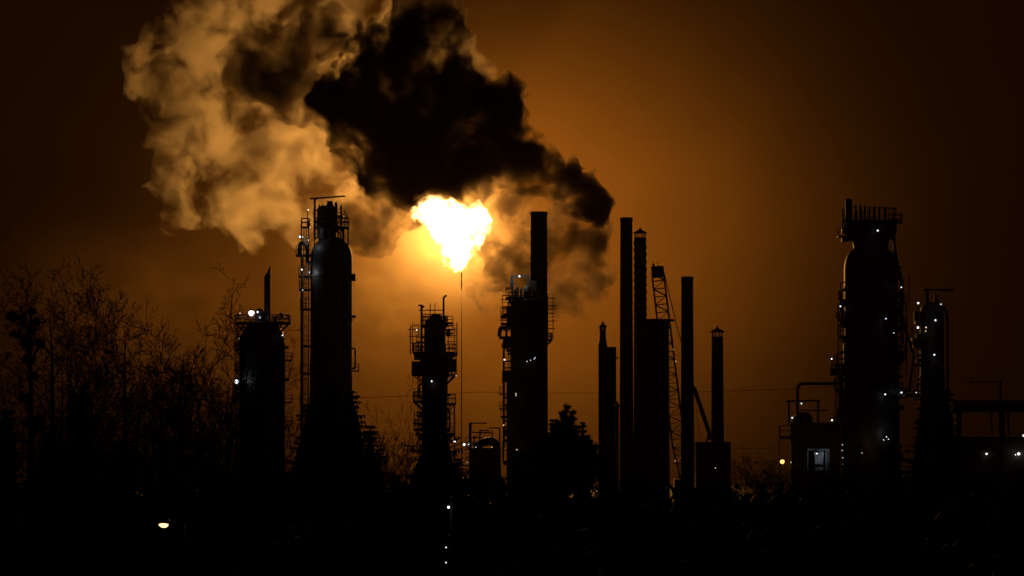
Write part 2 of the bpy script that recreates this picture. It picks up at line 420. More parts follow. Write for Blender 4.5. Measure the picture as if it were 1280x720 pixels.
def soft_bank(name, label, c, sc, dens, power, color, zmin=1.0, step=.45, nz_amt=0.0):
    m, n, o = new_mat(name+'_air')
    tc = node(n, 'ShaderNodeTexCoord'); g = node(n, 'ShaderNodeTexGradient', gradient_type='SPHERICAL')
    n.links.new(tc.outputs['Object'], g.inputs['Vector'])
    pw = node(n, 'ShaderNodeMath', operation='POWER'); pw.inputs[1].default_value = power; n.links.new(g.outputs['Fac'], pw.inputs[0])
    mu = node(n, 'ShaderNodeMath', operation='MULTIPLY'); mu.inputs[1].default_value = dens; n.links.new(pw.outputs[0], mu.inputs[0])
    out = mu
    if nz_amt:
        nz = node(n, 'ShaderNodeTexNoise'); nz.inputs['Scale'].default_value = 4.5; nz.inputs['Detail'].default_value = 5; nz.inputs['Distortion'].default_value = 1.2
        n.links.new(tc.outputs['Object'], nz.inputs['Vector'])
        mr = node(n, 'ShaderNodeMapRange', interpolation_type='SMOOTHSTEP'); mr.inputs['From Min'].default_value = .42; mr.inputs['From Max'].default_value = .64
        mr.inputs['To Min'].default_value = 1-nz_amt; mr.inputs['To Max'].default_value = 1+nz_amt
        n.links.new(nz.outputs['Fac'], mr.inputs['Value'])
        out = node(n, 'ShaderNodeMath', operation='MULTIPLY'); n.links.new(mu.outputs[0], out.inputs[0]); n.links.new(mr.outputs[0], out.inputs[1])
    p = node(n, 'ShaderNodeVolumePrincipled'); p.inputs['Color'].default_value = (*color, 1)
    n.links.new(out.outputs[0], p.inputs['Density']); n.links.new(p.outputs[0], o.inputs['Volume'])
    m.cycles.volume_step_rate = step
    bm = bmesh.new(); bmesh.ops.create_icosphere(bm, subdivisions=4, radius=1)
    zc = (zmin-c.z)/sc[2]
    if zc > -1:
        r = bmesh.ops.bisect_plane(bm, geom=bm.verts[:]+bm.edges[:]+bm.faces[:], plane_co=(0, 0, zc), plane_no=(0, 0, -1), clear_outer=True)
        bmesh.ops.holes_fill(bm, edges=[e for e in bm.edges if e.is_boundary], sides=0)
    bmesh.ops.recalc_face_normals(bm, faces=bm.faces)
    ob = mesh_obj('smoke', bm, m); ob.location = c; ob.scale = sc; ob['kind'] = 'stuff'; smoke_tag(ob, label)
    return ob
soft_bank('sky_glow_bank', 'broad thin smoke veil added far behind the refinery to shape the orange sky glow', at(652, 288, FY+165), (195, 100, 155), 3.5e-2, 3.7, (.92, .61, .24), nz_amt=.16)  # veil added so the sky glow fades outward from the flare
soft_bank('low_drift', 'dim low smoke drift behind the bare trees at left', at(185, 385, FY+120), (66, 40, 50), .5e-2, 1.5, (.9, .60, .26), nz_amt=.5)
soft_bank('flame_glow', 'small mist added behind the flame to give it a bright halo', at(566, 292, FY+22), (30, 20, 28), 0.5e-2, 1.3, (.93, .87, .78))  # added mist, stands in for the bloom round the flame
soft_bank('near_mist', 'soft glowing mist close behind the flame', at(500, 335, FY+52), (46, 32, 38), 0.42e-2, 1.6, (.93, .78, .52), nz_amt=.95)
# ================================================================= the refinery
def frame_at(Y):
    def X(u): return at(u, 360, Y).x
    def Z(v): return at(640, v, Y).z
    return X, Z
def shell(root, x, y, prof, mat='clad', name='shell', seg=48):
    return MB(root.location).lathe(x, y, prof, seg).build(name, M[mat], root, True)
def bands(root, x, y, r, zs, mat='clad'):
    for z in zs: MB(root.location).lathe(x, y, [(r+.02, z-.22), (r+.16, z-.2), (r+.16, z+.2), (r+.02, z+.22)], 40).build('stiffener_ring', M[mat], root)

# ---- low tower with top deck and mitred vent stack (u 329)
def tower_low():
    Y = 760.0; X, Z = frame_at(Y); p = pix(Y); cx = X(328.5)
    t = thing('process_tower', 'squat tower with bright floodlit top deck and slanted-tip vent pipe', 'tower', (cx, Y, 0))
    r = 28*p
    shell(t, cx, Y, [(r, 0), (r, Z(432)), (r*.985, Z(424)), (r*.9, Z(415)), (r*.76, Z(410)), (r*.7, Z(404)), (r*.7, Z(402))])
    bands(t, cx, Y, r, [Z(470), Z(520), Z(560)])
    platform(t, cx, Y, Z(403), r*.5, 35*p, 0, 360, 1.5)
    # mitred vent
    m = MB(t.location); rv = 3.9*p; x = X(334); n = 14; z0 = Z(402)
    lo, hi = Z(346), Z(331); a, b = [], []
    for i in range(n):
        th = 2*math.pi*i/n; c_, s_ = math.cos(th), math.sin(th)
        a.append(m.bm.verts.new(Vector((x+rv*c_, Y+rv*s_, z0))-m.o)); b.append(m.bm.verts.new(Vector((x+rv*c_, Y+rv*s_, lo+(hi-lo)*((c_+1)/2)**1.6))-m.o))
    for i in range(n): m.bm.faces.new((a[i], a[(i+1) % n], b[(i+1) % n], b[i]))
    m.bm.faces.new(b)
    v = m.build('vent_stack', M['steel'], t)
    # equipment on the deck
    m = MB(t.location); m.lathe(X(325), Y-1, [(.9, Z(402)), (.9, Z(390)), (.6, Z(387)), (.25, Z(385.5))], 16); m.build('surge_drum', M['clad'], t, True)
    m = MB(t.location); m.lathe(X(344), Y, [(.5, Z(402)), (.5, Z(398)), (.75, Z(397)), (.75, Z(396))], 12); m.build('relief_valve', M['steel'], t)
    m = MB(t.location); m.beam((X(350), Y, Z(402)), (X(351), Y, Z(391)), .25); m.beam((X(351), Y, Z(391)), (X(354), Y, Z(397)), .6); m.build('bracket', M['steel'], t)
    m = MB(t.location); m.cyl((X(293), Y, Z(401)), (X(302), Y, Z(392)), .12); m.build('davit', M['steel'], t)
    # left access platforms
    for v_, a0, a1 in ((436, 150, 230), (462, 150, 225), (480, 150, 220)):
        platform(t, cx, Y, Z(v_), r, 36*p, a0, a1, 1.3)
    ladder(t, X(297), Y-1.5, Z(520), Z(403))
    pipe(t, [(X(302), Y-1, 0), (X(302), Y-1, Z(420)), (X(310), Y-1, Z(414))], .35)
    pipe(t, [(X(356), Y-2.5, 0), (X(356), Y-2.5, Z(428)), (X(350), Y-2, Z(428))], .25)
    clutter(t, cx, Y, r, Z(560), Z(425), 8, 10)
    lamp(t, (X(316.5), Y-5.0, Z(392.5)), .62, 'white_big', (X(318), Y-4, Z(402)), 18)
    lamp(t, (X(324), Y-4.5, Z(391)), .26, 'white', (X(324), Y-4, Z(402)))
    lamp(t, (X(327), Y-5, Z(398)), .22, 'white', (X(327), Y-4.5, Z(402)))
    lamp(t, (X(302), Y-4, Z(392.5)), .14, 'warm', (X(302), Y-4, Z(402)))
    lamp(t, (X(298.5), Y-4.5, Z(477.5)), .46, 'white_big', (X(302), Y-3, Z(475)), 20)
    lamp(t, (X(355), Y-4.5, Z(420)), .2, 'white', (X(352), Y-3.5, Z(420)))
    lamp(t, (X(301), Y-5.2, Z(424)), .14, 'white', (X(304), Y-4, Z(424)))
tower_low()

# ---- tall column with domed head and crane davit (u 414)
def tower_tall():
    Y = 780.0; X, Z = frame_at(Y); p = pix(Y); cx = X(414); r = 26*p
    t = thing('distillation_column', 'tall domed column with a long davit arm over its top, ladder tower on the left', 'tower', (cx, Y, 0))
    prof = [(r*1.02, 0), (r*1.02, Z(470)), (r, Z(468)), (r, Z(322))]
    for i in range(1, 9):
        a = i*math.pi/2/9; prof.append((r*math.cos(a), Z(322)+(Z(295)-Z(322))*math.sin(a)))
    prof += [(r*.3, Z(294)), (r*.2, Z(293.5))]
    shell(t, cx, Y, prof)
    bands(t, cx, Y, r, [Z(345), Z(400), Z(450), Z(505)])
    platform(t, cx, Y, Z(284), 1.2, 22.5*p, 0, 360, 2.0, brackets=False)
    for a in range(0, 360, 45):
        x, y = cx+21*p*math.cos(R(a)), Y+21*p*math.sin(R(a)); MB(t.location).cyl((x, y, Z(310)), (x, y, Z(284)), .14, seg=6).build('support_leg', M['steel'], t)
    # head drum with rounded cap
    m = MB(t.location); hx = X(408)
    m.lathe(hx, Y, [(12*p, Z(298)), (12*p, Z(262)), (11*p, Z(259.5)), (8*p, Z(257.5)), (2*p, Z(257))], 28)
    m.build('head_drum', M['clad'], t, True)
    pipe(t, [(X(410), Y-1, Z(275)), (X(410), Y-1, Z(254)), (X(415), Y-1, Z(254)), (X(416), Y-1, Z(275))], 2.6*p, 1.0)
    for u, v, q in ((420, 253.5, 1.9), (426.3, 257, 1.2), (399, 256, .9), (403, 256, .7)):
        MB(t.location).cyl((X(u), Y-.5, Z(290)), (X(u), Y-.5, Z(v)), q*p, seg=12).build('vent_pipe', M['steel'], t)
    for u, v in ((430.5, 261), (433.5, 266), (384.5, 262)):
        m = MB(t.location); m.cyl((X(u), Y-1, Z(284)), (X(u), Y-1, Z(v)), .1, seg=6); m.build('post', M['steel'], t)
    # davit
    m = MB(t.location); m.cyl((X(393.5), Y-1, Z(300)), (X(393.5), Y-1, Z(248)), 1.5*p, 1.2*p); d = m.build('davit', M['steel'], t)
    m = MB(t.location); m.beam((X(387.5), Y-1, Z(248.8)), (X(431.5), Y-1, Z(245.6)), .38, .34); m.beam((X(393.5), Y-1, Z(252)), (X(397), Y-1, Z(248)), .2); m.build('davit_arm', M['steel'], d)
    # side stair tower
    lx = X(380)
    m = MB(t.location)
    for u in (377.3, 386.3):
        m.cyl((X(u), Y-2.2, 0), (X(u), Y-2.2, Z(276)), .14, seg=6)
    for v in range(300, 600, 12): m.cyl((X(377.3), Y-2.2, Z(v)), (X(386.3), Y-2.2, Z(v)), .06, seg=5)
    m.build('stair_frame', M['steel'], t)
    ladder(t, X(382), Y-2.4, Z(520), Z(284))
    deck(t, (X(382.5), Y-1.5, Z(284)), 11*p, 2.4, 1.8)
    for v, u0, u1 in ((319, 370.5, 389), (345, 374, 389), (361.5, 374.5, 390), (386, 376, 390), (432, 377, 390), (466, 376, 389), (505, 376, 389)):
        deck(t, (X((u0+u1)/2), Y-1.6, Z(v)), (u1-u0)*p, 2.6, 2.0, .45, 'lf')
    pipe(t, [(X(375), Y-2.5, Z(319)), (X(375), Y-2.5, Z(306)), (X(380), Y-2.5, Z(303)), (X(385), Y-2.5, Z(309)), (X(385), Y-2.5, Z(330)), (X(390), Y-2.5, Z(330))], .42, .8)
    pipe(t, [(X(378.7), Y-3, 0), (X(378.7), Y-3, Z(320))], .22)
    m = MB(t.location)
    for u in (373.5, 381): m.cyl((X(u), Y-2.6, Z(319)), (X(u), Y-2.6, Z(296)), .07, seg=5)
    m.cyl((X(373), Y-2.6, Z(297)), (X(382), Y-2.6, Z(297)), .07, seg=5); m.build('lamp_rack', M['steel'], t)
    clutter(t, cx, Y, r, Z(500), Z(330), 4, 11, (1,)); clutter(t, cx-1, Y, 11.5*p, Z(292), Z(262), 5, 12)
    lamp(t, (X(386), Y-3, Z(263.5)), .22, 'warm', (X(384.5), Y-1, Z(266)))
    lamp(t, (X(375.8), Y-3.4, Z(297)), .26, 'white_big', (X(381), Y-2.6, Z(297)))
    lamp(t, (X(379.5), Y-3.4, Z(297.3)), .14, 'white', (X(381), Y-2.6, Z(297)))
    lamp(t, (X(378.4), Y-3.6, Z(338)), .2, 'white_big', (X(380), Y-2.6, Z(338)))
    lamp(t, (X(379.6), Y-3.6, Z(363.5)), .13, 'white', (X(380), Y-2.6, Z(362)))
    for u, v, e in ((386.5, 301, 45), (388, 341, 30)):
        lamp(t, (X(u), Y-r*.72, Z(v)), .11, 'white', (X(386.5), Y-3.4, Z(v+3)), e)
tower_tall()

# ---- slender scaffolded tower (u 543)
def tower_slender():
    Y = 800.0; X, Z = frame_at(Y); p = pix(Y); cx = X(543.5); r = 16.2*p
    t = thing('process_tower', 'slender scaffolded tower below the flame with a gooseneck vent pipe on top', 'tower', (cx, Y, 0))
    shell(t, cx, Y, [(r, 0), (r, Z(470)), (r*.95, Z(462)), (r*.82, Z(455)), (r*.82, Z(412)), (r*.8, Z(405)), (r*.55, Z(398)), (r*.2, Z(396))])
    m = MB(t.location); m.lathe(X(545), Y-.5, [(1.4, Z(402)), (1.4, Z(396)), (.9, Z(393.5)), (.3, Z(393))], 16); m.build('manhole_neck', M['clad'], t)
    MB(t.location).cyl((X(527.2), Y-1, Z(470)), (X(527.2), Y-1, Z(381.5)), 1.7*p, 1.4*p).build('vent_pipe', M['steel'], t)
    m = MB(t.location); m.box((X(525.4), Y-1, Z(382)), (.9, .4, .4)); m.box((X(529.3), Y-1, Z(383.5)), (.5, .4, .5)); m.build('weather_vane', M['steel'], t)
    pipe(t, [(X(554.6), Y-1, Z(470)), (X(554.6), Y-1, Z(370.5)), (X(558.6), Y-1, Z(369.8))], 1.35*p, .7, name='gooseneck_pipe')
    for u, v, q in ((538, 379.5, .6), (543.8, 379.5, .45), (557.5, 396, .5)):
        MB(t.location).cyl((X(u), Y-1.2, Z(410)), (X(u), Y-1.2, Z(v)), q*p, seg=6).build('rod', M['steel'], t)
    m = MB(t.location)
    for v, u0, u1 in ((388, 523, 556), (393, 528, 553), (396.5, 526, 557), (401, 528, 560)):
        m.cyl((X(u0), Y-1.3, Z(v)), (X(u1), Y-1.3, Z(v)), .13, seg=6)
    m.build('top_rails', M['steel'], t)
    platform(t, cx, Y, Z(406), r*.6, r*1.02, 0, 360, 1.9)
    scaffold(t, (X(519.5), Y-1), 7.5*p, 2.6, Z(441), Z(409), 1.5, 1.1)
    scaffold(t, (X(564.5), Y-1), 8*p, 2.6, Z(446), Z(409), 1.35, .6)
    for v, a0, a1, ro in ((440, 130, 250, 28), (442, -70, 60, 27), (468, 120, 420, 27.5), (501, 130, 240, 27.5), (504, -60, 50, 27), (536, 130, 235, 26.5), (541, -55, 45, 26)):
        platform(t, cx, Y, Z(v), r*.8, ro*p, a0, a1, 2.0)
    # deep solid gallery round the middle
    for u0, u1, v0, v1 in ((515, 530, 452, 470), (518, 531, 443, 450), (556, 571, 449, 465), (558, 569, 440, 447), (527, 561, 444, 469)):
        m = MB(t.location); m.box((X((u0+u1)/2), Y-1-(.6 if u1-u0 > 20 else 0), Z((v0+v1)/2)), ((u1-u0)*p, 4.2, (v1-v0)*p)); m.build('enclosure', M['rust'], t)
    for u, v0, v1 in ((516, 470, 452), (570.5, 465, 440), (513.5, 444, 408), (571.5, 446, 404)): MB(t.location).cyl((X(u), Y-3.2, Z(v0)), (X(u), Y-3.2, Z(v1)), .12, seg=6).build('post', M['steel'], t)
    m = MB(t.location); m.box((X(560.5), Y-2, Z(417)), (5.5*p, 1.4, 8*p)); m.build('junction_box', M['steel'], t)
    MB(t.location).cyl((X(568.8), Y-2, Z(452)), (X(563), Y-2, Z(472)), .12, seg=6).build('brace', M['steel'], t)
    pipe(t, [(X(568.3), Y-1.5, 0), (X(568.3), Y-1.5, Z(506)), (X(558), Y-1.5, Z(506))], .9*p, .6)
    pipe(t, [(X(561.5), Y-1.5, Z(540)), (X(561.5), Y-1.5, Z(502))], .5*p)
    ladder(t, X(524), Y-2.6, Z(560), Z(468))
    clutter(t, cx, Y, r*.85, Z(445), Z(400), 9, 3); clutter(t, cx, Y, r, Z(560), Z(475), 9, 4)
    lamp(t, (X(540.2), Y-r-1.2, Z(477)), .2, 'white_big', (X(541), Y-r, Z(479)))
    lamp(t, (X(568.5), Y-2.6, Z(551.8)), .27, 'white_big', (X(568.3), Y-1.5, Z(551)))
    lamp(t, (X(521.5), Y-3, Z(413)), .2, 'white', (X(521.5), Y-2, Z(415)))
    lamp(t, (X(570.5), Y-3, Z(470)), .1, 'warm', (X(569), Y-2, Z(468)))
tower_slender()

# ---- broad tower crowded with platforms (u 655)
def tower_broad():
    Y = 800.0; X, Z = frame_at(Y); p = pix(Y); cx = X(657); r = 19*p
    t = thing('process_tower', 'broad dark tower with pipe frame and dome on top, beside the tallest plain stack', 'tower', (cx, Y, 0))
    shell(t, cx, Y, [(r*1.25, 0), (r*1.25, Z(470)), (r*1.0, Z(462)), (r, Z(378)), (r*.92, Z(374)), (r*.85, Z(373))])
    m = MB(t.location); prof = [(5*p, Z(375)), (5*p, Z(362))]+[(5*p*math.cos(a), Z(362)+4.8*p*math.sin(a)) for a in (.4, .8, 1.2, 1.5)]
    m.lathe(X(659.3), Y-2, prof, 20); m.build('small_dome', M['clad'], t, True)
    m = MB(t.location); m.box((X(667.5), Y-1, Z(364)), (6*p, 1.6, 26*p)); m.build('cabinet', M['steel'], t)
    m = MB(t.location)
    for u in (640.5, 660.3): m.beam((X(u), Y-1.5, Z(382)), (X(u), Y-1.5, Z(345.8)), 2.6*p if u < 650 else 3*p, .5)
    m.beam((X(638.8), Y-1.5, Z(345.8)), (X(661), Y-1.5, Z(345.8)), .4, .4)
    m.box((X(640), Y-1.5, Z(353)), (.7, .7, 2.4)); m.build('portal_frame', M['steel'], t)
    for u, v in ((647, 359.5), (651.5, 361), (644, 362)):
        MB(t.location).cyl((X(u), Y-2, Z(378)), (X(u), Y-2, Z(v)), .3, seg=8).build('vent_pipe', M['steel'], t)
    platform(t, cx, Y, Z(376), r*.7, r*1.15, 120, 420, 2.0)
    deck(t, (X(636.5), Y-1.5, Z(371.5)), 8.5*p, 2.4, 2.0, .5, 'lf')
    deck(t, (X(636.5), Y-1.5, Z(361)), 7.5*p, 2.4, .1, .2, 'l')
    scaffold(t, (X(633), Y-1.2), 10*p, 2.6, Z(404), Z(376), 1.5, .9)
    for v, u0, u1, h in ((395, 625.5, 641, 1.6), (404, 626, 642, 1.6), (421, 624, 640, 2.2), (432, 627, 640, .4), (475, 627.5, 640, 1.8), (520, 626, 639, 2.2), (549, 629, 639, 2.0)):
        deck(t, (X((u0+u1)/2), Y-1.5, Z(v)), (u1-u0)*p, 3.0, h, .55, 'lf')
    m = MB(t.location); m.box((X(635), Y-.6, Z(427)), (13*p, 2, 13*p)); m.build('enclosure', M['rust'], t)
    m = MB(t.location); m.box((X(632.5), Y-.6, Z(469)), (9*p, 2, 12*p)); m.build('enclosure', M['rust'], t)
    pipe(t, [(X(624.5), Y-2, Z(421)), (X(624.5), Y-2, Z(413)), (X(628), Y-2, Z(409)), (X(632), Y-2, Z(412))], .45, .6)
    pipe(t, [(X(629.8), Y-2, Z(560)), (X(629.8), Y-2, Z(436)), (X(634), Y-2, Z(432))], .26)
    pipe(t, [(X(632.2), Y-2, Z(505)), (X(636), Y-2, Z(519)), (X(636), Y-2, Z(560))], .22)
    ladder(t, X(636.8), Y-2.6, Z(560), Z(432))
    clutter(t, cx, Y, r, Z(465), Z(372), 12, 5, (-1,)); clutter(t, cx, Y, r*1.25, Z(585), Z(470), 10, 6, (-1,))
    MB(t.location).box((X(651), Y-2, Z(374)), (22*p, 2.2, 5*p)).build('valve_box', M['steel'], t)
    lamp(t, (X(649.2), Y-3, Z(346.2)), .26, 'white_big', (X(650), Y-1.6, Z(345.8)), 120)
    lamp(t, (X(630.6), Y-3, Z(450)), .2, 'white_big', (X(630), Y-2, Z(450)))
    lamp(t, (X(629.5), Y-3.5, Z(531.5)), .16, 'warm', (X(631), Y-2, Z(530)))
    for u, v in ((658.6, 452.5), (667.6, 449.5), (668.7, 447.8), (663, 451)):
        lamp(t, (X(u), Y-r*1.3-1, Z(v)), .12, 'white', (X(u+1), Y-r*1.1, Z(v-1)))
    for u, v in ((644.8, 492.5), (644.9, 494.5), (646, 562)):
        lamp(t, (X(u), Y-r*1.3-.6, Z(v)), .13, 'warm', (X(u+1), Y-r*1.1, Z(v)))
tower_broad()

# ---- free standing stacks
def louvre_cap(t, x, Y, zt, r, h, rw):
    """raised conical rain hat on posts"""
    m = MB(t.location)
    for i in range(8):
        a = 2*math.pi*i/8+.2; m.cyl((x+r*.9*math.cos(a), Y+r*.9*math.sin(a), zt-.1), (x+r*.9*math.cos(a), Y+r*.9*math.sin(a), zt+h*.5), .13, seg=5)
    m.lathe(x, Y, [(rw, zt+h*.5), (rw, zt+h*.55), (rw*.25, zt+h*.9), (.25, zt+h*.95), (.2, zt+h*1.15)], 20)
    return m.build('rain_cap', M['steel'], t)
def stack(label, u, v_top, hw, Y, mat='rust', cap=None, base=None, hw2=None, strakes=False, rings=(), kind='chimney_stack'):
    X, Z = frame_at(Y); p = pix(Y); x = X(u); r = hw*p
    t = thing(kind, label, 'chimney', (x, Y, 0)); zt = Z(v_top)
    rb = (hw2 or hw)*p
    prof = [(rb, 0), (r, zt-.8), (r*1.06, zt-.75), (r*1.06, zt)] if not cap else [(rb, 0), (r, zt)]
    if base: prof = [(base[0]*p, 0), (base[0]*p, Z(base[1])), (r, Z(base[1]-9)), (r, zt)]
    shell(t, x, Y, prof, mat, 'shaft', 32)
    m = MB(t.location); m.lathe(x, Y, [(r*.8, zt+.01), (r*.8, zt+.05)], 24); m.build('flue_mouth', M['glass'], t)
    if rings:
        for v in rings: MB(t.location).lathe(x, Y, [(r*1.02, Z(v)-.2), (r*1.1, Z(v)-.15), (r*1.1, Z(v)+.15), (r*1.02, Z(v)+.2)], 28).build('stiffener_ring', M[mat], t)
    if strakes:
        m = MB(t.location)
        for k in range(3):
            n = 90; z0, z1 = Z(440), zt-.4; prev = None
            for i in range(n+1):
                f = i/n; a = 2*math.pi*(k/3+f*5); z = z0+(z1-z0)*f
                q = [m.bm.verts.new(Vector((x+rr*math.cos(a+da), Y+rr*math.sin(a+da), z))-m.o) for rr, da in ((r*.98, -.06), (r*1.17, -.03), (r*1.17, .03), (r*.98, .06))]
                if prev:
                    for j in range(4): m.bm.faces.new((prev[j], prev[(j+1) % 4], q[(j+1) % 4], q[j]))
                prev = q
        m.build('helical_strake', M[mat], t)
    if cap: louvre_cap(t, x, Y, zt, r, cap[0]*p, cap[1]*p)
    return t, X, Z, p, x
t, X, Z, p, x = stack('tallest plain stack standing behind the broad tower, its tip in brown smoke', 673.7, 265, 10.3, 832, hw2=11.5, rings=(290, 330, 372))
scaffold(t, (X(688), 832-1.5), 6.5*p, 2.6, Z(424), Z(374), 1.75, .9)
platform(t, x, 832, Z(424), 10*p, 17*p, -70, 60, 1.4)
t, X, Z, p, x = stack('slim stack with a small rain hat on a narrowed neck', 753.5, 414, 3.9, 850, cap=(10.5, 5.6), base=(5.6, 432))
t, X, Z, p, x = stack('short plain flat-topped stack touching the slim hatted one on its right', 764.5, 434, 5.6, 858)
MB(t.location).box((X(771.5), 857.5, Z(448)), (2.2*p, .5, .5)).build('bracket', M['steel'], t)
t, X, Z, p, x = stack('tiny hatted vent stack, the lowest of the hatted stacks', 771.3, 512, 2.2, 845, cap=(9, 4.4), kind='vent_stack')
t, X, Z, p, x = stack('tall plain stack without a cap, left of the wavy spiral stack', 783, 272, 7.6, 860, rings=(276, 310, 350), hw2=9)
t, X, Z, p, x = stack('tall stack with wavy spiral fins and a louvred hat', 800.3, 297, 7.4, 852, cap=(11, 9.2), strakes=True, hw2=9)
t, X, Z, p, x = stack('wide flat-topped stack in front of the lattice crane', 821.5, 400, 14.5, 848, rings=(404, 460), hw2=15.5)
platform(t, x, 848, Z(400)+.05, 4, 14.3*p, 0, 360, .1, brackets=False)
t, X, Z, p, x = stack('plain black stack standing just right of the lattice crane', 859, 346, 7.4, 846, rings=(352, 420, 480), hw2=8.6)
t, X, Z, p, x = stack('rightmost stack, slim with a pointed rain hat', 896.5, 421, 7.2, 846, cap=(11.5, 10), hw2=8.4)
lamp(t, (X(893), 846-2.6, Z(585)), .1, 'warm', (X(895), 846-1.2, Z(585)))

# ---- flare stack under the flame
def flare_stack():
    Y = FY-3; X, Z = frame_at(Y); p = pix(Y); x = X(577)
    t = thing('flare_stack', 'thin flare stack below the flame, faint in the haze', 'flare stack', (x, Y, 0))
    shell(t, x, Y, [(.2, 0), (.12, Z(420)), (.10, Z(362))], 'black', 'riser', 16)
    m = MB(t.location); m.lathe(x, Y, [(.10, Z(362)), (.18, Z(358)), (.18, Z(352)), (.14, Z(349)), (.2, Z(342)), (.22, Z(341))], 16); m.build('flare_tip', M['black'], t)
flare_stack()

# ---- small process unit with arched duct (u 605)
def unit_small():
    Y = 740.0; X, Z = frame_at(Y); p = pix(Y)
    t = thing('process_unit', 'low process unit with an arched duct inside an open pipe frame', 'process unit', (X(606), Y, 0))
    pipe(t, [(X(596), Y, 0), (X(596), Y, Z(554)), (X(621), Y, Z(550)), (X(621), Y, 0)], 5.2*p, 2.0, 'clad', 'arched_duct', 20)
    m = MB(t.location); m.box((X(606), Y+2, Z(590)), (34*p, 4, 60*p)); m.build('housing', M['rust'], t)
    m = MB(t.location); q = Y-2
    m.beam((X(588), q, 0), (X(588), q, Z(529)), 3.2*p, .5); m.beam((X(586.5), q, Z(529)), (X(608.5), q, Z(529)), .25, .25)
    m.box((X(588), q, Z(533)), (4*p, .6, 5*p))
    for u, v0 in ((624.6, 535), (600, 537), (615.5, 538), (593, 544)): m.beam((X(u), q, 0), (X(u), q, Z(v0)), .28)
    for v, u0, u1 in ((535, 611, 625.5), (540.5, 590, 614), (547, 590, 604), (553.5, 590, 610), (556, 585, 600), (538, 600, 612)):
        m.beam((X(u0), q, Z(v)), (X(u1), q, Z(v)), .26)
    for u in range(594, 612, 5): m.beam((X(u), q, Z(547)), (X(u+4), q, Z(540.5)), .12)
    m.build('pipe_frame', M['steel'], t)
    deck(t, (X(585), q, Z(580)), 16*p, 2.6, 2.2, .4, 'lf')
    deck(t, (X(586), q, Z(558)), 8*p, 2.0, 1.8, .3, 'lf')
    deck(t, (X(586), q, Z(597)), 18*p, 2.6, 1.6, .3, 'lf')
    MB(t.location).cyl((X(577), q-1, Z(580)), (X(577), q-1, Z(561)), .07, seg=5).build('post', M['steel'], t)
    lamp(t, (X(580.6), q-2, Z(555.6)), .3, 'white_big', (X(585), q, Z(558)))
    lamp(t, (X(586.3), q-1.4, Z(555.4)), .14, 'white', (X(588), q, Z(556)))
    lamp(t, (X(595), q-1.4, Z(559)), .08, 'white'); lamp(t, (X(615), q-1.4, Z(559)), .08, 'warm')
    lamp(t, (X(584.6), q-1.4, Z(577.6)), .07, 'warm')
unit_small()

# ---- lattice crane (u 835)
def crane():
    Y = 905.0; X, Z = frame_at(Y); p = pix(Y)
    t = thing('lattice_crane', 'dark red lattice boom crane rising among the stacks', 'crane', (X(868), Y, 0))
    f0, f1 = Vector((X(853), Y, Z(598))), Vector((X(822), Y, Z(341)))
    ax = (f1-f0).normalized(); sx = Vector((ax.z, 0, -ax.x)); sy = Vector((0, 1, 0)); h = 8.0*p; L = (f1-f0).length
    m = MB(t.location); n = 26
    def q(i, a, b):
        k = min(1, .35+i/n*4)*(1-.08*i/n); return f0+ax*(L*i/n)+sx*(a*h*k)+sy*(b*h*k)
    for a in (-1, 1):
        for b in (-1, 1):
            for i in range(n): m.cyl(q(i, a, b), q(i+1, a, b), .17, seg=5)
    for i in range(n):
        s = 1 if i % 2 else -1
        for b in (-1, 1):
            m.cyl(q(i, s, b), q(i+1, -s, b), .1, seg=5); m.cyl(q(i, -1, b), q(i, 1, b), .09, seg=5)
        for a in (-1, 1): m.cyl(q(i, a, s), q(i+1, a, -s), .1, seg=5)
    m.build('boom', M['red'], t)
    m = MB(t.location); m.beam(f1-ax*1.2, f1+ax*1.6, h*2.05, h*2.0); m.cyl(f1+ax*1.6-sx*h*.5, f1+ax*2.4-sx*h*.5, .3); m.cyl(f1+ax*1.6+sx*h*.2, f1+ax*2.9+sx*h*.2, .1); m.build('boom_head', M['red'], t)
    mt, mb = Vector((X(867), Y, Z(484))), Vector((X(888), Y, Z(547)))
    m = MB(t.location); m.beam(mb, mt, 7*p, 1.0); m.build('mast', M['red'], t)
    m = MB(t.location)
    for b in (-.7, .7): m.tube([f1+sx*h+sy*b, Vector((X(846), Y+b, Z(408))), mt+sy*b], .09, 5)
    m.tube([mt, Vector((X(880), Y, Z(600)))], .06, 4); m.build('pendant_line', M['steel'], t)
    m = MB(t.location)
    for u in (883, 891):
        for b in (-1.5, 1.5): m.beam((X(u), Y+b, 2.2), (X(u), Y+b, Z(548)), .35)
    for v in (549, 557, 565, 574, 584): m.box((X(887), Y, Z(v)), (9*p, 3.2, .35))
    m.box((X(888), Y, Z(546)), (10*p, 2.5, 1.0)); m.build('gantry', M['red'], t)
    m = MB(t.location); m.box((X(872), Y, 3.6), (12, 5, 3.4)); m.box((X(862), Y-2, 3.4), (3, 1.8, 2.6)); m.build('upperworks', M['red'], t)
    m = MB(t.location)
    for b in (-2.6, 2.6):
        m.box((X(870), Y+b, .9), (11, 1.2, 1.5)); m.cyl((X(870)-5.5, Y+b-.6, .9), (X(870)-5.5, Y+b+.6, .9), .75); m.cyl((X(870)+5.5, Y+b-.6, .9), (X(870)+5.5, Y+b+.6, .9), .75)
    m.build('crawler_track', M['steel'], t)
    for u, v in ((841, 437), (844, 452), (843, 576), (862, 577)): lamp(t, (X(u), Y-h-.6, Z(v)), .09, 'warm', (X(u), Y-h+.2, Z(v)))
crane()
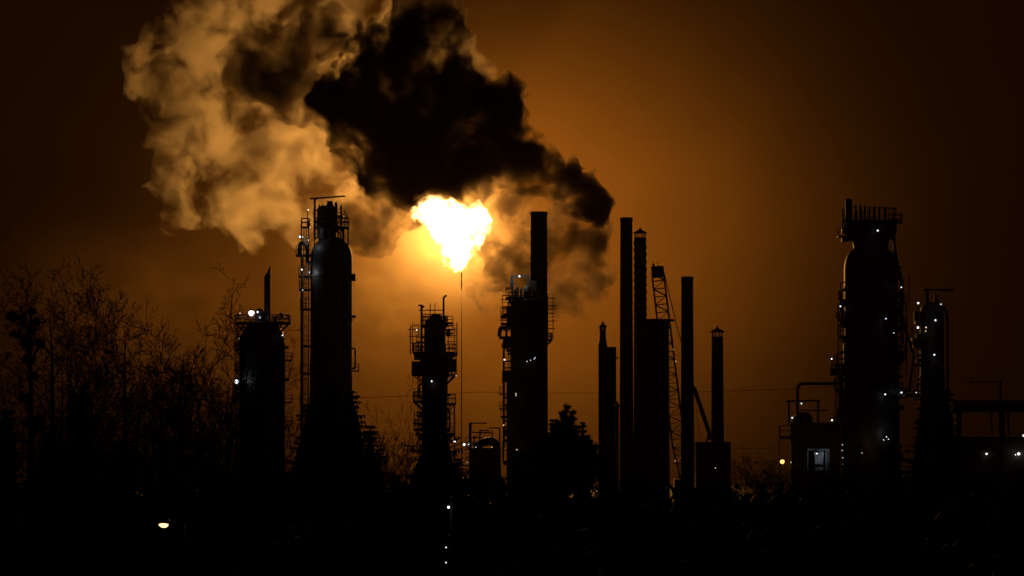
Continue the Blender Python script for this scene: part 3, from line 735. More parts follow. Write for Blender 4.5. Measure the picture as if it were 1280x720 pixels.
def block_house():
    Y = 880.0; X, Z = frame_at(Y); p = pix(Y)
    t = thing('boiler_house', 'plain boxy boiler house at the foot of the rightmost stack', 'building', (X(890), Y, 0))
    z = Z(554)
    MB(t.location).box((X(890), Y, z/2), (43*p, 9, z)).build('wall', M['red'], t)
    MB(t.location).box((X(890), Y, z+.15), (44*p, 9.4, .3)).build('roof', M['steel'], t)
    m = MB(t.location)
    for k in range(5): m.box((X(873+k*8.6), Y-4.55, z*.5), (.25, .12, z*.98))
    m.build('pilaster', M['red'], t)
block_house()

# ---- big regenerator tower on the right (u 1088)
def tower_big():
    Y = 720.0; X, Z = frame_at(Y); p = pix(Y); cx = X(1088.5); r = 33.5*p
    t = thing('reactor_tower', 'biggest tower, a fat vessel crowned by a row of upright pipes', 'tower', (cx, Y, 0))
    prof = [(r*1.04, 0), (r*1.04, Z(430)), (r, Z(428)), (r, Z(338))]
    for i in range(1, 7):
        a = i*math.pi/2/7; prof.append((r*(.62+.38*math.cos(a)), Z(338)+(Z(312)-Z(338))*math.sin(a)))
    prof += [(r*.64, Z(310)), (r*.7, Z(300)), (r*.9, Z(296)), (r*.9, Z(277)), (r*.86, Z(276))]
    shell(t, cx, Y, prof); bands(t, cx, Y, r, [Z(360), Z(395), Z(425), Z(470), Z(520)])
    platform(t, X(1087), Y, Z(289), r*.7, 34.5*p, 0, 360, 2.4, brackets=False)
    platform(t, X(1087), Y, Z(276), r*.3, 34*p, 0, 360, 2.4, brackets=False)
    m = MB(t.location); m.lathe(X(1060.2), Y-2, [(4.4*p, Z(300)), (4.4*p, Z(252)), (3.6*p, Z(249.5)), (1.5*p, Z(249))], 18); m.build('vent_stack', M['clad'], t, True)
    for u, v in ((1068.7, 257.5), (1074.6, 256.5), (1080.3, 257), (1086.5, 260), (1092.5, 258.5), (1098.2, 258.5), (1106, 259)):
        m = MB(t.location); m.lathe(X(u), Y-1.5, [(1.5*p, Z(280)), (1.5*p, Z(v+2.5)), (1.2*p, Z(v+.8)), (.5*p, Z(v))], 12); m.build('upright_pipe', M['steel'], t, True)
    MB(t.location).box((X(1063.5), Y-1, Z(297)), (10*p, 2.5, 9*p)).build('enclosure', M['rust'], t)
    for u in (1068, 1073): MB(t.location).cyl((X(u), Y-2, Z(325)), (X(u), Y-2, Z(296)), .2, seg=6).build('post', M['steel'], t)
    pipe(t, [(X(1115), Y-1, Z(292)), (X(1119), Y-1, Z(318)), (X(1126), Y-1, Z(352)), (X(1127), Y-1, Z(430))], .3, 1.0)
    pipe(t, [(X(1117), Y-2, Z(290)), (X(1117), Y-2, Z(326)), (X(1121), Y-2, Z(332))], .22)
    for v, a0, a1, ro in ((344, -65, 25, 39), (378, -65, 30, 43), (376, 150, 240, 41), (408, -60, 30, 42), (402, 150, 235, 41), (420, 150, 235, 42), (447, -60, 40, 44), (462, 150, 235, 50), (455, 155, 225, 46), (486, 150, 225, 47), (492, -60, 45, 40), (533, 150, 230, 46), (524, 150, 220, 43)):
        platform(t, cx, Y, Z(v), r*.98, ro*p, a0, a1, 2.0)
    for u, v0, v1 in ((1050, 376, 463), (1047, 455, 600), (1128, 378, 470), (1131.5, 345, 378)):
        m = MB(t.location)
        for s in (-.6, .6): m.cyl((X(u)+s, Y-2, Z(v1)), (X(u)+s, Y-2, Z(v0)), .11, seg=5)
        zz = Z(v1)
        while zz < Z(v0): m.cyl((X(u)-.6, Y-2, zz), (X(u)+.6, Y-2, zz), .05, seg=4); zz += .7
        m.build('ladder', M['steel'], t)
    m = MB(t.location)   # stair flight to the neighbour
    for s in (-.45, .45): m.beam((X(1127), Y-2+s, Z(404)), (X(1141), Y-2+s, Z(448)), .3); m.cyl((X(1127), Y-2+s, Z(399)), (X(1141), Y-2+s, Z(443)), .07, seg=5)
    for i in range(22): f = i/21; m.box((X(1127)+(X(1141)-X(1127))*f, Y-2, Z(404)+(Z(448)-Z(404))*f), (.35, .9, .06))
    m.build('stair', M['steel'], t)
    MB(t.location).box((X(1041), Y-1, Z(465)), (9*p, 2.4, 9*p)).build('enclosure', M['rust'], t)
    m = MB(t.location)
    for u in (1052, 1047.5): m.cyl((X(u), Y-2, 0), (X(u), Y-2, Z(455)), .16, seg=6)
    m.build('riser_pipe', M['steel'], t)
    clutter(t, cx, Y, r*1.02, Z(580), Z(345), 26, 7); clutter(t, X(1087), Y, r*.9, Z(302), Z(270), 6, 8)
    for u, v, q, s in ((1093.3, 290.6, 'white_big', .2), (1048.2, 383.8, 'white', .2), (1124, 360.2, 'white', .17), (1103, 399.8, 'white', .16), (1112.8, 417.4, 'white', .12), (1037, 449.3, 'white_big', .17),
                       (1037.2, 525.4, 'white_big', .2), (1101.7, 493.5, 'white_big', .18), (1123.5, 491, 'white_big', .2), (1103, 546, 'white', .14), (1105.5, 549, 'white', .12), (1099.5, 550, 'warm', .1), (1050, 556, 'warm', .09), (1049.6, 563, 'white', .08), (1050.2, 572, 'warm', .09), (1050, 580, 'warm', .08)):
        far = u < 1055 or u > 1122
        lamp(t, (X(u), Y-(4 if far else r*1.04+1), Z(v)), s, q, (X(u)+(.8 if u < 1088 else -.8), Y-(2.5 if far else r*.9), Z(v)-.3), 7 if (u, v) == (1103, 546) else 0)
    lamp(t, (X(1072), Y-r-2.5, Z(566)), .08, 'warm', (X(1072), Y-r, Z(565)), 14, (1, .6, .25))
tower_big()

# ---- narrower column with davit and drop pipe (u 1166)
def tower_right():
    Y = 735.0; X, Z = frame_at(Y); p = pix(Y); cx = X(1164.5); r = 15*p
    t = thing('distillation_column', 'smaller column with T-shaped davit and curved drop pipe at far right', 'tower', (cx, Y, 0))
    shell(t, cx, Y, [(r*1.05, 0), (r*1.05, Z(470)), (r, Z(468)), (r, Z(392)), (r*.9, Z(384)), (r*.6, Z(379)), (r*.5, Z(378))])
    MB(t.location).cyl((X(1158), Y-1, Z(400)), (X(1158), Y-1, Z(363)), 2.7*p, 2.3*p).build('vent_stack', M['steel'], t)
    m = MB(t.location); m.beam((X(1152), Y-1, Z(362.3)), (X(1191.5), Y-1, Z(362.8)), .4, .4); m.build('davit_arm', M['steel'], t)
    m = MB(t.location); m.lathe(X(1169), Y-1, [(3.6*p, Z(392)), (3.6*p, Z(379)), (2.2*p, Z(376)), (2*p, Z(370)), (.8*p, Z(367.5))], 14); m.build('relief_stack', M['clad'], t, True)
    pipe(t, [(X(1170), Y-1, Z(381)), (X(1178), Y-1, Z(382)), (X(1183.4), Y-1, Z(392)), (X(1183.4), Y-1, Z(500))], 1.7*p, 1.2, name='drop_pipe')
    for v, u0, u1, h in ((402, 1142, 1154, 2.0), (423, 1138, 1152, 2.2), (432, 1139, 1151, 1.0)): deck(t, (X((u0+u1)/2), Y-1.6, Z(v)), (u1-u0)*p, 3, h, .5, 'lf')
    for v, u0, u1, h in ((455, 1139, 1152, 1.6), (493, 1128, 1152, 1.4)): deck(t, (X((u0+u1)/2), Y-1.6, Z(v)), (u1-u0)*p, 3, h, .5, 'lf')
    MB(t.location).box((X(1145.5), Y-.8, Z(396)), (8*p, 1.8, 12*p)).build('enclosure', M['rust'], t)
    MB(t.location).box((X(1144.5), Y-.8, Z(430)), (10*p, 1.8, 9*p)).build('enclosure', M['rust'], t)
    pipe(t, [(X(1134), Y-2, Z(490)), (X(1139), Y-2, Z(455)), (X(1139), Y-2, Z(440))], .25, 1)
    ladder(t, X(1148), Y-2.6, Z(520), Z(402))
    clutter(t, cx, Y, r, Z(520), Z(390), 9, 9, (-1,))
    for u, v, q, s in ((1145, 379.8, 'white_big', .24), (1144.4, 410.2, 'white_big', .26), (1154.5, 410, 'warm', .17), (1166.3, 401.2, 'white', .24), (1173.2, 381.2, 'white', .17), (1164.7, 444, 'white_big', .19), (1154, 414.5, 'warm', .1), (1142, 491, 'white', .1)):
        lamp(t, (X(u), Y-4, Z(v)), s, q, (X(u)+.3, Y-2, Z(v)-.9))
tower_right()

# ---- pump house unit left of the big tower
def unit_left():
    Y = 705.0; X, Z = frame_at(Y); p = pix(Y)
    t = thing('process_unit', 'boxy unit with a big elbow pipe and a blue-white floodlit bay', 'process unit', (X(1015), Y, 0))
    y0 = Y-2
    # walls round the lit bay
    m = MB(t.location)
    m.box((X(997), Y, Z(575)), (20*p, 6, 92*p)); m.box((X(1041), Y, Z(575)), (12*p, 6, 92*p)); m.box((X(1021), Y, Z(545)), (28*p, 6, 32*p)); m.box((X(1021), Y+2.5, Z(590)), (28*p, .4, 58*p)); m.box((X(1021), Y-.8, (Z(588))/2), (28*p, 4, Z(588)))
    m.build('wall', M['concrete'], t)
    m = MB(t.location); m.box((X(1021), Y+1.9, Z(590)), (26*p, .5, 50*p)); m.build('bay_panel', M['concrete'], t)
    for u in (1012.5, 1016, 1029): MB(t.location).cyl((X(u), Y-1, 0), (X(u), Y-1, Z(563)), .22 if u > 1014 else .55, seg=10).build('bay_pipe', M['steel'], t)
    MB(t.location).box((X(1019), Y-1, Z(582)), (16*p, 1.0, .5)).build('bay_shelf', M['steel'], t)
    m = MB(t.location); m.box((X(1016), Y-.5, Z(529.5)), (62*p, 7.4, .4)); m.build('roof', M['steel'], t)
    m = MB(t.location); m.lathe(X(1003), Y, [(12*p, Z(530)), (12*p, Z(522)), (9*p, Z(517)), (3*p, Z(515))], 20); m.build('drum', M['clad'], t, True)
    m = MB(t.location); m.lathe(X(1012), Y, [(2.4*p, Z(530)), (2.4*p, Z(522)), (1*p, Z(521))], 10); m.build('valve', M['steel'], t)
    pipe(t, [(X(1046), y0, Z(479.8)), (X(995.5), y0, Z(479.8)), (X(995.5), y0, Z(530))], 2.0*p, 1.2, name='elbow_pipe')
    m = MB(t.location); q = Y-1
    for u in (984.8, 1021.4): m.beam((X(u), q, Z(531)), (X(u), q, Z(501)), 2.6*p, .4)
    m.beam((X(981), q, Z(501.6)), (X(1024), q, Z(500.8)), .34); m.beam((X(999), q, Z(513)), (X(1034), q, Z(513)), .24); m.build('pipe_frame', M['steel'], t)
    deck(t, (X(980), q, Z(545)), 14*p, 2.6, 2.0, .6, 'lf')
    m = MB(t.location)
    m.cyl((X(973), q, 0), (X(973), q, Z(534)), .07, seg=5); m.build('post', M['steel'], t)
    deck(t, (X(1034), Y-2.5, Z(541)), 24*p, 1.8, 1.6, .2, 'lf')
    for u, v, s, qn in ((1000, 504.6, .18, 'white'), (988.4, 522.4, .2, 'white'), (987, 578, .1, 'white')): lamp(t, (X(u), Y-2.6, Z(v)), s, qn, (X(u), Y-1.2, Z(v)+.2))
    lamp(t, (X(1020.5), Y+.2, Z(567)), .16, 'white_big', (X(1020.5), Y+1.7, Z(565)), 80, (.7, .82, 1))
unit_left()

# ---- pipe bridge and long shed at the right edge
def pipe_bridge():
    Y = 690.0; X, Z = frame_at(Y); p = pix(Y)
    t = thing('pipe_bridge', 'long dark elevated pipe bridge leaving the picture on the right', 'pipe bridge', (X(1245), Y, 0))
    x0, x1 = X(1192), X(1330); zt, zb = Z(501.5), Z(514.5)
    m = MB(t.location)
    for y in (Y-1.6, Y+1.6):
        for z in (zt, zb): m.box(((x0+x1)/2, y, z), (x1-x0, .3, .3))
        n = 12
        for i in range(n):
            a, b = x0+(x1-x0)*i/n, x0+(x1-x0)*(i+1)/n
            m.beam((a, y, zb), (b, y, zt) if i % 2 else (a, y, zt), .18); m.beam((a, y, zt if i % 2 == 0 else zb), (b, y, zb if i % 2 == 0 else zt), .18)
    m.build('truss', M['steel'], t)
    for k, (y, z, r) in enumerate(((Y-.9, zb+.75, .55), (Y+.5, zb+.7, .5), (Y-.3, zt-.7, .5), (Y+1, zt-.6, .35))):
        MB(t.location).cyl((x0, y, z), (x1, y, z), r, seg=14).build('pipe', M['clad'], t, True)
    for u in (1198, 1251, 1320):
        m = MB(t.location)
        for y in (Y-1.6, Y+1.6): m.beam((X(u), y, 0), (X(u), y, zb), .7 if u == 1251 else .5)
        m.box((X(u), Y, zb-.25), (.7, 3.8, .4)); m.build('support_post', M['steel'], t)
    for u in (1237, 1258):
        m = MB(t.location); z = zb
        m.cyl((X(u), Y-1, zb), (X(u+1), Y-1, Z(543)), .14, seg=6)
        for i in range(9): m.box((X(u+i/9), Y-1, zb+(Z(543)-zb)*i/9), (.5, .3, .2))
        m.build('hanger_chain', M['steel'], t)
pipe_bridge()
def shed():
    Y = 670.0; X, Z = frame_at(Y); p = pix(Y)
    t = thing('long_shed', 'low flat-roofed shed with small lamps under the pipe bridge', 'building', (X(1260), Y, 0))
    x0, x1 = X(1196), X(1345); z = Z(548)
    MB(t.location).box(((x0+x1)/2, Y+3, z/2), (x1-x0, 7, z)).build('wall', M['rust'], t)
    MB(t.location).box(((x0+x1)/2, Y+2.6, z+.15), (x1-x0+1, 8.6, .3)).build('roof', M['steel'], t)
    for u in (1212, 1238, 1262): MB(t.location).box((X(u), Y-.52, 2), (3, .1, 4)).build('roller_door', M['clad'], t)
    for u, v, s, e in ((1231, 567.3, .22, 0), (1271, 567.2, .32, 8), (1277.5, 544.5, .26, 0), (1267, 568.5, .12, 0)):
        lamp(t, (X(u), Y-1.2, Z(v)), s, 'white_big', (X(u), Y-.5, Z(v)+.4), e, (.9, 1, .8))
shed()

# ---- poles, wires and lights on posts
def utility_pole(label, u, v_top, Y, arm=None, z0=0.0):
    X, Z = frame_at(Y); t = thing('utility_pole', label, 'utility pole', (X(u), Y, z0))
    MB(t.location).cyl((X(u), Y, z0), (X(u), Y, Z(v_top)), .3, .2).build('pole', M['bark'], t)
    if arm:
        for v, a, b in arm:
            MB(t.location).box(((X(a)+X(b))/2, Y-.25, Z(v)), (X(b)-X(a), .16, .2)).build('crossarm', M['bark'], t)
            m = MB(t.location)
            for k in range(4): xx = X(a)+(X(b)-X(a))*(.05+.3*k); m.lathe(xx, Y-.25, [(.06, Z(v)+.1), (.14, Z(v)+.2), (.14, Z(v)+.4), (.05, Z(v)+.5)], 8)
            m.build('insulator', M['glass'], t)
    return t
utility_pole('wooden utility pole with a long crossarm in front of the pipe bridge', 1250, 476, 660, [(477.5, 1212, 1252)])
def wire(label, pts, r=.05):
    m = MB(pts[0]); out = []
    for a, b in zip(pts, pts[1:]):
        n = 24
        for i in range(n): f = i/n; q = Vector(a).lerp(Vector(b), f); q.z -= 4*f*(1-f)*2.2; out.append(q)
    out.append(Vector(pts[-1]))
    o = m.tube(out, r, 5).build('power_line', M['steel']); o.location = pts[0]
    tag(o, label, 'power line')
wire('upper faint power line across the sky behind the towers', [at(-60, 488, 930), at(600, 490, 930), at(1340, 462, 930)])
wire('lower faint power line across the sky behind the towers', [at(-60, 545, 940), at(600, 553, 940), at(1340, 546, 940)])
wire('lowest faint power line, near the bushes at right', [at(560, 575, 950), at(1340, 560, 950)])

def post_light(label, u, v, Y, mat, r, z0, light=0, col=(1, 1, 1), extra=()):
    X, Z = frame_at(Y); t = thing('lamp_post', label, 'lamp post', (X(u), Y, z0))
    MB(t.location).cyl((X(u)+.12, Y+.1, z0), (X(u)+.12, Y+.1, Z(v)+.5), .09, .07, 8).build('pole', M['steel'], t)
    lamp(t, (X(u), Y-.3, Z(v)), r, mat, (X(u)+.12, Y+.1, Z(v)+.45), light, col, 'lamp_head')
    for v2, r2, m2 in extra: lamp(t, (X(u), Y-.3, Z(v2)), r2, m2, (X(u)+.12, Y+.1, Z(v2)+.3), name='lamp_head')
post_light('white yard lamp glowing between the dark trees below the slender tower', 561, 634, 172, 'white_big', .06, 1.0, 1.0, (.85, 1, .9))
post_light('pole with two faint white lamps, one above the other, near the lower edge', 558, 684, 150, 'white', .03, 1.0, extra=((703, .03, 'white'),))
post_light('orange sodium lamp beside the boxy unit', 977, 577, 690, 'sodium', .42, 0, 60, (1, .5, .15))

def street_lamp():
    Y = 150.0; X, Z = frame_at(Y); p = pix(Y); x, z = X(205.5), Z(655)
    t = thing('street_lamp', 'lit warm street lamp with cobra head among the left trees', 'street lamp', (x-1.2, Y+2, .6))
    MB(t.location).tube(bend([(x-1.2, Y+2, .6), (x-1.2, Y+2, z-1.2), (x-1.0, Y+1.7, z+.25), (x, Y+.2, z+.15)], .7), .08, 8).build('pole', M['black'], t, True)
    m = MB(t.location)
    for i in range(9):
        pass
    bmesh.ops.create_icosphere(m.bm, subdivisions=3, radius=1, matrix=Matrix.Translation(Vector((x, Y, z+.10))-m.o) @ Matrix.Diagonal((.30, .42, .15, 1)))
    h = m.build('lamp_head', M['glass'], t, True)
    m = MB(t.location)
    bmesh.ops.create_icosphere(m.bm, subdivisions=3, radius=1, matrix=Matrix.Translation(Vector((x+.01, Y-.05, z-.01))-m.o) @ Matrix.Rotation(R(8), 4, 'Y') @ Matrix.Diagonal((.20, .34, .14, 1)))
    m.build('lens', M['street'], h, True)
    ld = bpy.data.lights.new('lamp_light', 'POINT'); ld.energy = 2; ld.color = (1, .62, .28); ld.shadow_soft_size = .2
    lo = bpy.data.objects.new('lamp_light', ld); C.objects.link(lo); lo.parent = t; lo.location = Vector((x, Y-.2, z-.35))-t.location
    Y = 148; X, Z = frame_at(Y)
    t = thing('marker_post', 'thin bare metal post right of the street lamp', 'post', (X(234), Y, .6))
    MB(t.location).cyl((X(234), Y, .6), (X(234), Y, Z(656)), .045, seg=8).build('pole', M['clad'], t)
    MB(t.location).box((X(231), Y-.1, Z(680)), (.22, .1, .16)).build('reflector', M['clad'], t)
street_lamp()
# ================================================================= trees
def gz(y):
    t = min(1, max(0, (y-8)/150)); t = t*t*(3-2*t); return 12.3*(1-t)
class Tris:
    def __init__(s): s.v = []; s.f = []
    def limb(s, a, b, ra, rb, n=4):
        d = b-a
        if d.length < 1e-5: return
        q = d.to_track_quat('Z', 'Y'); k = len(s.v)
        for p, r in ((a, ra), (b, rb)):
            for i in range(n):
                t = 2*math.pi*i/n; s.v.append(p+q @ Vector((r*math.cos(t), r*math.sin(t), 0)))
        for i in range(n):
            j = (i+1) % n; s.f.append((k+i, k+j, k+n+j, k+n+i))
    def tri(s, a, b, c): k = len(s.v); s.v += [a, b, c]; s.f.append((k, k+1, k+2))
    def build(s, name, mat, parent=None):
        me = bpy.data.meshes.new(name); me.from_pydata([tuple(x) for x in s.v], [], s.f); me.update(); me.materials.append(mat)
        o = bpy.data.objects.new(name, me); C.objects.link(o)
        if parent is not None: o.parent = parent
        return o
def bare_tree(seed, H, label, loc, stems=1, spread=.5, density=1.0, minr=.019, r0=None, group='bare trees in front of the refinery'):
    """leafless cottonwood: a few rising leaders, ascending limbs, short straight twigs"""
    rnd = random.Random(seed); T, Cn = Tris(), Tris()
    def rv(): return Vector((rnd.gauss(0, 1), rnd.gauss(0, 1), rnd.gauss(0, 1)))
    def grow(p, d, L, r, lev, first=0.0):
        n = 7 if lev == 0 else 5 if lev < 3 else 3; sides = 6 if lev == 0 else 4 if lev < 3 else 3
        tgt = T if lev == 0 else Cn
        for i in range(n):
            f0 = i/n
            d2 = (d + rv()*(.04 if lev == 0 else .055) + Vector((0, 0, .09 if lev else .05))).normalized()
            q = p+d2*(L/n); tp = .95 if lev == 0 else .8; ra = r*(1-tp*f0); rb = r*(1-tp*(i+1)/n)
            tgt.limb(p, q, max(ra, minr), max(rb, minr*.8), sides)
            if lev < 5 and f0 >= (first if lev == 0 else .12):
                k = (2 if lev in (0, 1, 3) else 1) if rnd.random() < density else 1
                for _ in range(k):
                    if lev and rnd.random() > .88*min(1, density): continue
                    side = d2.cross(rv()).normalized(); an = R(rnd.uniform(24, 46))
                    bd = (d2*math.cos(an)+side*math.sin(an)*(.75+spread)).normalized()
                    bl = L*(rnd.uniform(.34, .56) if lev else rnd.uniform(.26, .42)*(1.15-.6*f0))
                    if bl > .25: grow(p.lerp(q, rnd.random()), bd, bl, max(rb*.6, minr), lev+1)
            p, d = q, d2
    for k in range(stems):
        a = rnd.uniform(0, 6.28); lean = 0 if stems == 1 else .16
        grow(Vector((.12*math.cos(a), .12*math.sin(a), 0)), Vector((lean*math.cos(a+k*6.28/stems), lean*math.sin(a+k*6.28/stems), 1)), H*(1 if k == 0 else rnd.uniform(.8, .95)), (r0 or H*.019)*(1 if stems == 1 else .85), 0, .22)
    zs = sorted(v.z for v in Cn.v+T.v); zt = zs[int(len(zs)*.985)]; T.v = [v*(H/zt) for v in T.v]; Cn.v = [v*(H/zt) for v in Cn.v]
    t = thing('bare_tree', label, 'bare tree', loc, group)
    T.build('trunk', M['bark'], t); Cn.build('branches', M['bark'], t)
    return t
def spruce(seed, H, W, label, loc, group='spruces in front of the refinery', taper=.85, ragged=.35, name='spruce_tree'):
    rnd = random.Random(seed); T, Cr = Tris(), Tris()
    T.limb(Vector((0, 0, 0)), Vector((0, 0, H*.97)), H*.016, .03, 8)
    z = H*.06
    while z < H*.985:
        f = z/H; rad = W*(1-f)**taper*(1+rnd.uniform(-ragged, ragged*.7))+.1; n = rnd.randint(6, 9)
        for k in range(n):
            a = rnd.uniform(0, 2*math.pi); L = rad*rnd.uniform(.6, 1.12); up = .35*(f-.35)
            e = Vector((math.cos(a), math.sin(a), 0)); s = Vector((-e.y, e.x, 0))
            p0 = Vector((0, 0, z)); tip = p0+e*L+Vector((0, 0, L*up-.12*L))
            Cr.limb(p0, tip, .03, .012, 3)
            m = max(3, int(L/.24))
            for i in range(m):
                g = (i+.6)/m; c = p0.lerp(tip, g)-Vector((0, 0, L*.10*math.sin(g*math.pi)))
                wd = (.22+.34*L*(1-g)*.5)*rnd.uniform(.6, 1.2)
                for sg in (-1, 1):
                    q = c+s*(sg*wd)+e*wd*.75+Vector((0, 0, rnd.uniform(-.28, .08)))
                    Cr.tri(c-e*.10+Vector((0, 0, .05)), c+e*.16, q)
                Cr.tri(c, c+e*.14+s*.1, c+Vector((0, 0, -rnd.uniform(.2, .42)))+e*.08)
        z += H*rnd.uniform(.014, .026)
    prev = None   # dense inner foliage
    for j in range(9):
        f = j/8; rr = W*.52*(1-f)**taper+.03; k0 = len(Cr.v)
        for i2 in range(11):
            a = 2*math.pi*i2/11; q = rr*rnd.uniform(.4, 1.35); Cr.v.append(Vector((q*math.cos(a), q*math.sin(a), H*(.05+f*.9+rnd.uniform(-.025, .025)))))
        if prev is not None:
            for i2 in range(11): j2 = (i2+1) % 11; Cr.f.append((prev+i2, prev+j2, k0+j2, k0+i2))
        prev = k0
    t = thing(name, label, 'spruce', loc, group)
    T.build('trunk', M['bark'], t); Cr.build('crown', M['needles'], t)
    return t
def pine(seed, H, label, loc, lobes, group='pines in front of the refinery'):
    """tree with tufts on bent limbs; lobes = (side offset, height, radius)"""
    rnd = random.Random(seed); T, Cr = Tris(), Tris()
    top = max(l[1] for l in lobes)
    T.limb(Vector((0, 0, 0)), Vector((.1, 0, top*.55)), H*.016, H*.011, 8); T.limb(Vector((.1, 0, top*.55)), Vector((0, 0, top)), H*.011, .04, 6)
    for (dx, z, r) in lobes:
        for k in range(int(60*r*r)+(20 if r > .34 else 9)):
            u = Vector((rnd.gauss(0, 1), rnd.gauss(0, 1), rnd.gauss(0, .8))).normalized()*r*rnd.random()**.45; c = Vector((dx, rnd.uniform(-.8, .8)*r, z))+u
            if k % 3 == 0: Cr.limb(Vector((0, 0, max(.5, c.z-abs(c.x)*.6-.5))), c, .035, .012, 3)
            for j in range(11):
                e = Vector((rnd.gauss(0, 1), rnd.gauss(0, 1), rnd.gauss(.5, .8))).normalized(); s = e.orthogonal().normalized()
                L = rnd.uniform(.22, .62)*min(1, .45+r*.5); Cr.tri(c-s*.06, c+s*.06, c+e*L)
    t = thing('pine_tree', label, 'pine', loc, group)
    T.build('trunk', M['bark'], t); Cr.build('crown', M['needles'], t)
    return t
def place(u, v, Y):
    """foot of a tree whose top shows at photo point (u, v): ground point and height"""
    q = at(u, v, Y); z = gz(Y); return (q.x, Y, z), q.z-z

def clone(src, label, u, v, Y, H0, rot, sxy=1.0):
    o = copy_tree(src); loc, H = place(u, v, Y); o.location = loc; s = H/H0; o.scale = (s*sxy, s*sxy, s); o.rotation_euler = (0, 0, rot); o['label'] = label; return o

# bare cottonwoods on the left
loc, H = place(68, 346, 235); b1 = bare_tree(3, H, 'tallest bare tree at far left with a broad twiggy crown', loc, 3, .75, 1.2); H1 = H
loc, H = place(148, 349, 245); b2 = bare_tree(8, H, 'tall bare tree with a slim forked crown, midway between left edge and squat tower', loc, 3, .55, 1.2); H2 = H
loc, H = place(228, 398, 240); b3 = bare_tree(15, H, 'medium bare tree left of the squat floodlit tower', loc, 4, .7, 1.2); H3 = H
clone(b3, 'bare tree whose twigs touch the squat floodlit tower', 276, 408, 255, H3, 2.1)
clone(b1, 'lower bare tree at the very left edge', 10, 420, 260, H1, 1.3, .9)
clone(b2, 'bare tree in the gap between the two tallest bare ones', 110, 400, 270, H2, 2.6, .9)
clone(b1, 'bare tree behind the street lamp', 190, 455, 225, H1, 3.3, 1.0)
clone(b2, 'low bare tree right of the street lamp', 255, 500, 210, H2, .7, 1.3)
clone(b2, 'low bare tree between the squat tower and the tall domed column', 372, 505, 270, H2, 4.4, .8)
# thin bare trees in the gap left of the slender tower
loc, H = place(512, 472, 300); b4 = bare_tree(21, H, 'thin upright bare tree touching the slender tower', loc, 1, .2, .6, .016, H*.008); H4 = H
clone(b4, 'thin bare tree in the middle of the gap left of the slender tower', 479, 506, 290, H4, 2.0, 1.0)
loc, H = place(494, 545, 280); b5 = bare_tree(33, H, 'bushy low bare tree at the foot of the gap left of the slender tower', loc, 3, .5, .9, .016); H5 = H
clone(b5, 'bushy bare tree just right of the dark spruce group', 470, 565, 275, H5, 1.0, 1.2)
clone(b5, 'bushy bare tree at the foot of the thin upright one', 515, 565, 275, H5, 2.0, 1.2)
for i, (u, v, lb) in enumerate(((1012, 584, 'leafless bush in front of the floodlit bay'), (1034, 578, 'leafless bush at the right side of the floodlit bay'), (925, 588, 'small leafless bush right of the boiler house'), (947, 574, 'tallest leafless bush in the gap right of the boiler house'), (964, 580, 'leafless bush left of the orange sodium lamp'), (981, 590, 'low leafless bush below the orange sodium lamp'))):
    o = clone(b5, lb, u, v, 330, H5, i*1.4, 1.15); o['group'] = 'leafless bushes at right'; o['category'] = 'bush'; o.name = 'bare_bush'

# spruces
loc, H = place(411, 462, 300); s1 = spruce(2, H, H*.30, 'dark spruce in front of the tall domed column, tallest of its group', loc); HS1 = H
loc, H = place(440, 481, 290); s2 = spruce(5, H, H*.28, 'ragged dark spruce right of the tall domed column', loc, ragged=.55); HS2 = H
clone(s1, 'lower spruce at the right end of the dark group by the domed column', 463, 524, 285, HS1, 1.0, 1.2)
clone(s2, 'spruce between the squat tower and the tall domed column', 384, 500, 305, HS2, 2.0, 1.1)
loc, H = place(544, 486, 285); s3 = spruce(9, H, H*.34, 'wide dark spruce standing in front of the slender tower', loc, taper=.75); HS3 = H
clone(s3, 'lower spruce at the right foot of the slender tower', 571, 566, 270, HS3, 2.2, 1.0)
clone(s1, 'spruce in front of the broad tower', 650, 560, 280, HS1, 3.0, 1.3)
clone(s3, 'spruce in front of the tallest plain stack', 676, 545, 290, HS3, 1.2, 1.1)
clone(s2, 'spruce below the slim hatted stack', 757, 572, 270, HS2, .5, 1.2)
clone(s3, 'dark spruce in front of the squat tower foot', 345, 545, 280, HS3, .4, 1.1)
clone(s1, 'narrow dark spruce among the left bare trees', 105, 470, 215, HS1, .2, .75)
clone(s2, 'dark spruce rising behind the street lamp', 204, 540, 190, HS2, 1.7, .9)
clone(s1, 'squat dark spruce near the left edge', 10, 500, 190, HS1, 2.7, .9)
clone(s3, 'dark spruce in front of the narrow one among the left bare trees', 62, 520, 180, HS3, 2.9, .9)
clone(s2, 'spruce in the lower left between bare trees', 150, 560, 180, HS2, 3.6, 1.0)
loc, H = place(1183, 478, 300); s4 = spruce(14, H, H*.20, 'spiky spruce in front of the column with the drop pipe', loc, ragged=.5); HS4 = H
clone(s4, 'lower spruce between the biggest tower and the column with the drop pipe', 1150, 515, 290, HS4, 2.0, 1.2)
clone(s4, 'spruce at the foot of the biggest tower', 1118, 545, 285, HS4, 3.0, 1.3)
clone(s2, 'slim spruce left of the bushy pine with the spiky top', 692, 517, 285, HS2, 5.0, .8)
clone(s4, 'slim spruce right of the bushy pine with the spiky top', 728, 519, 285, HS4, 1.0, .9)
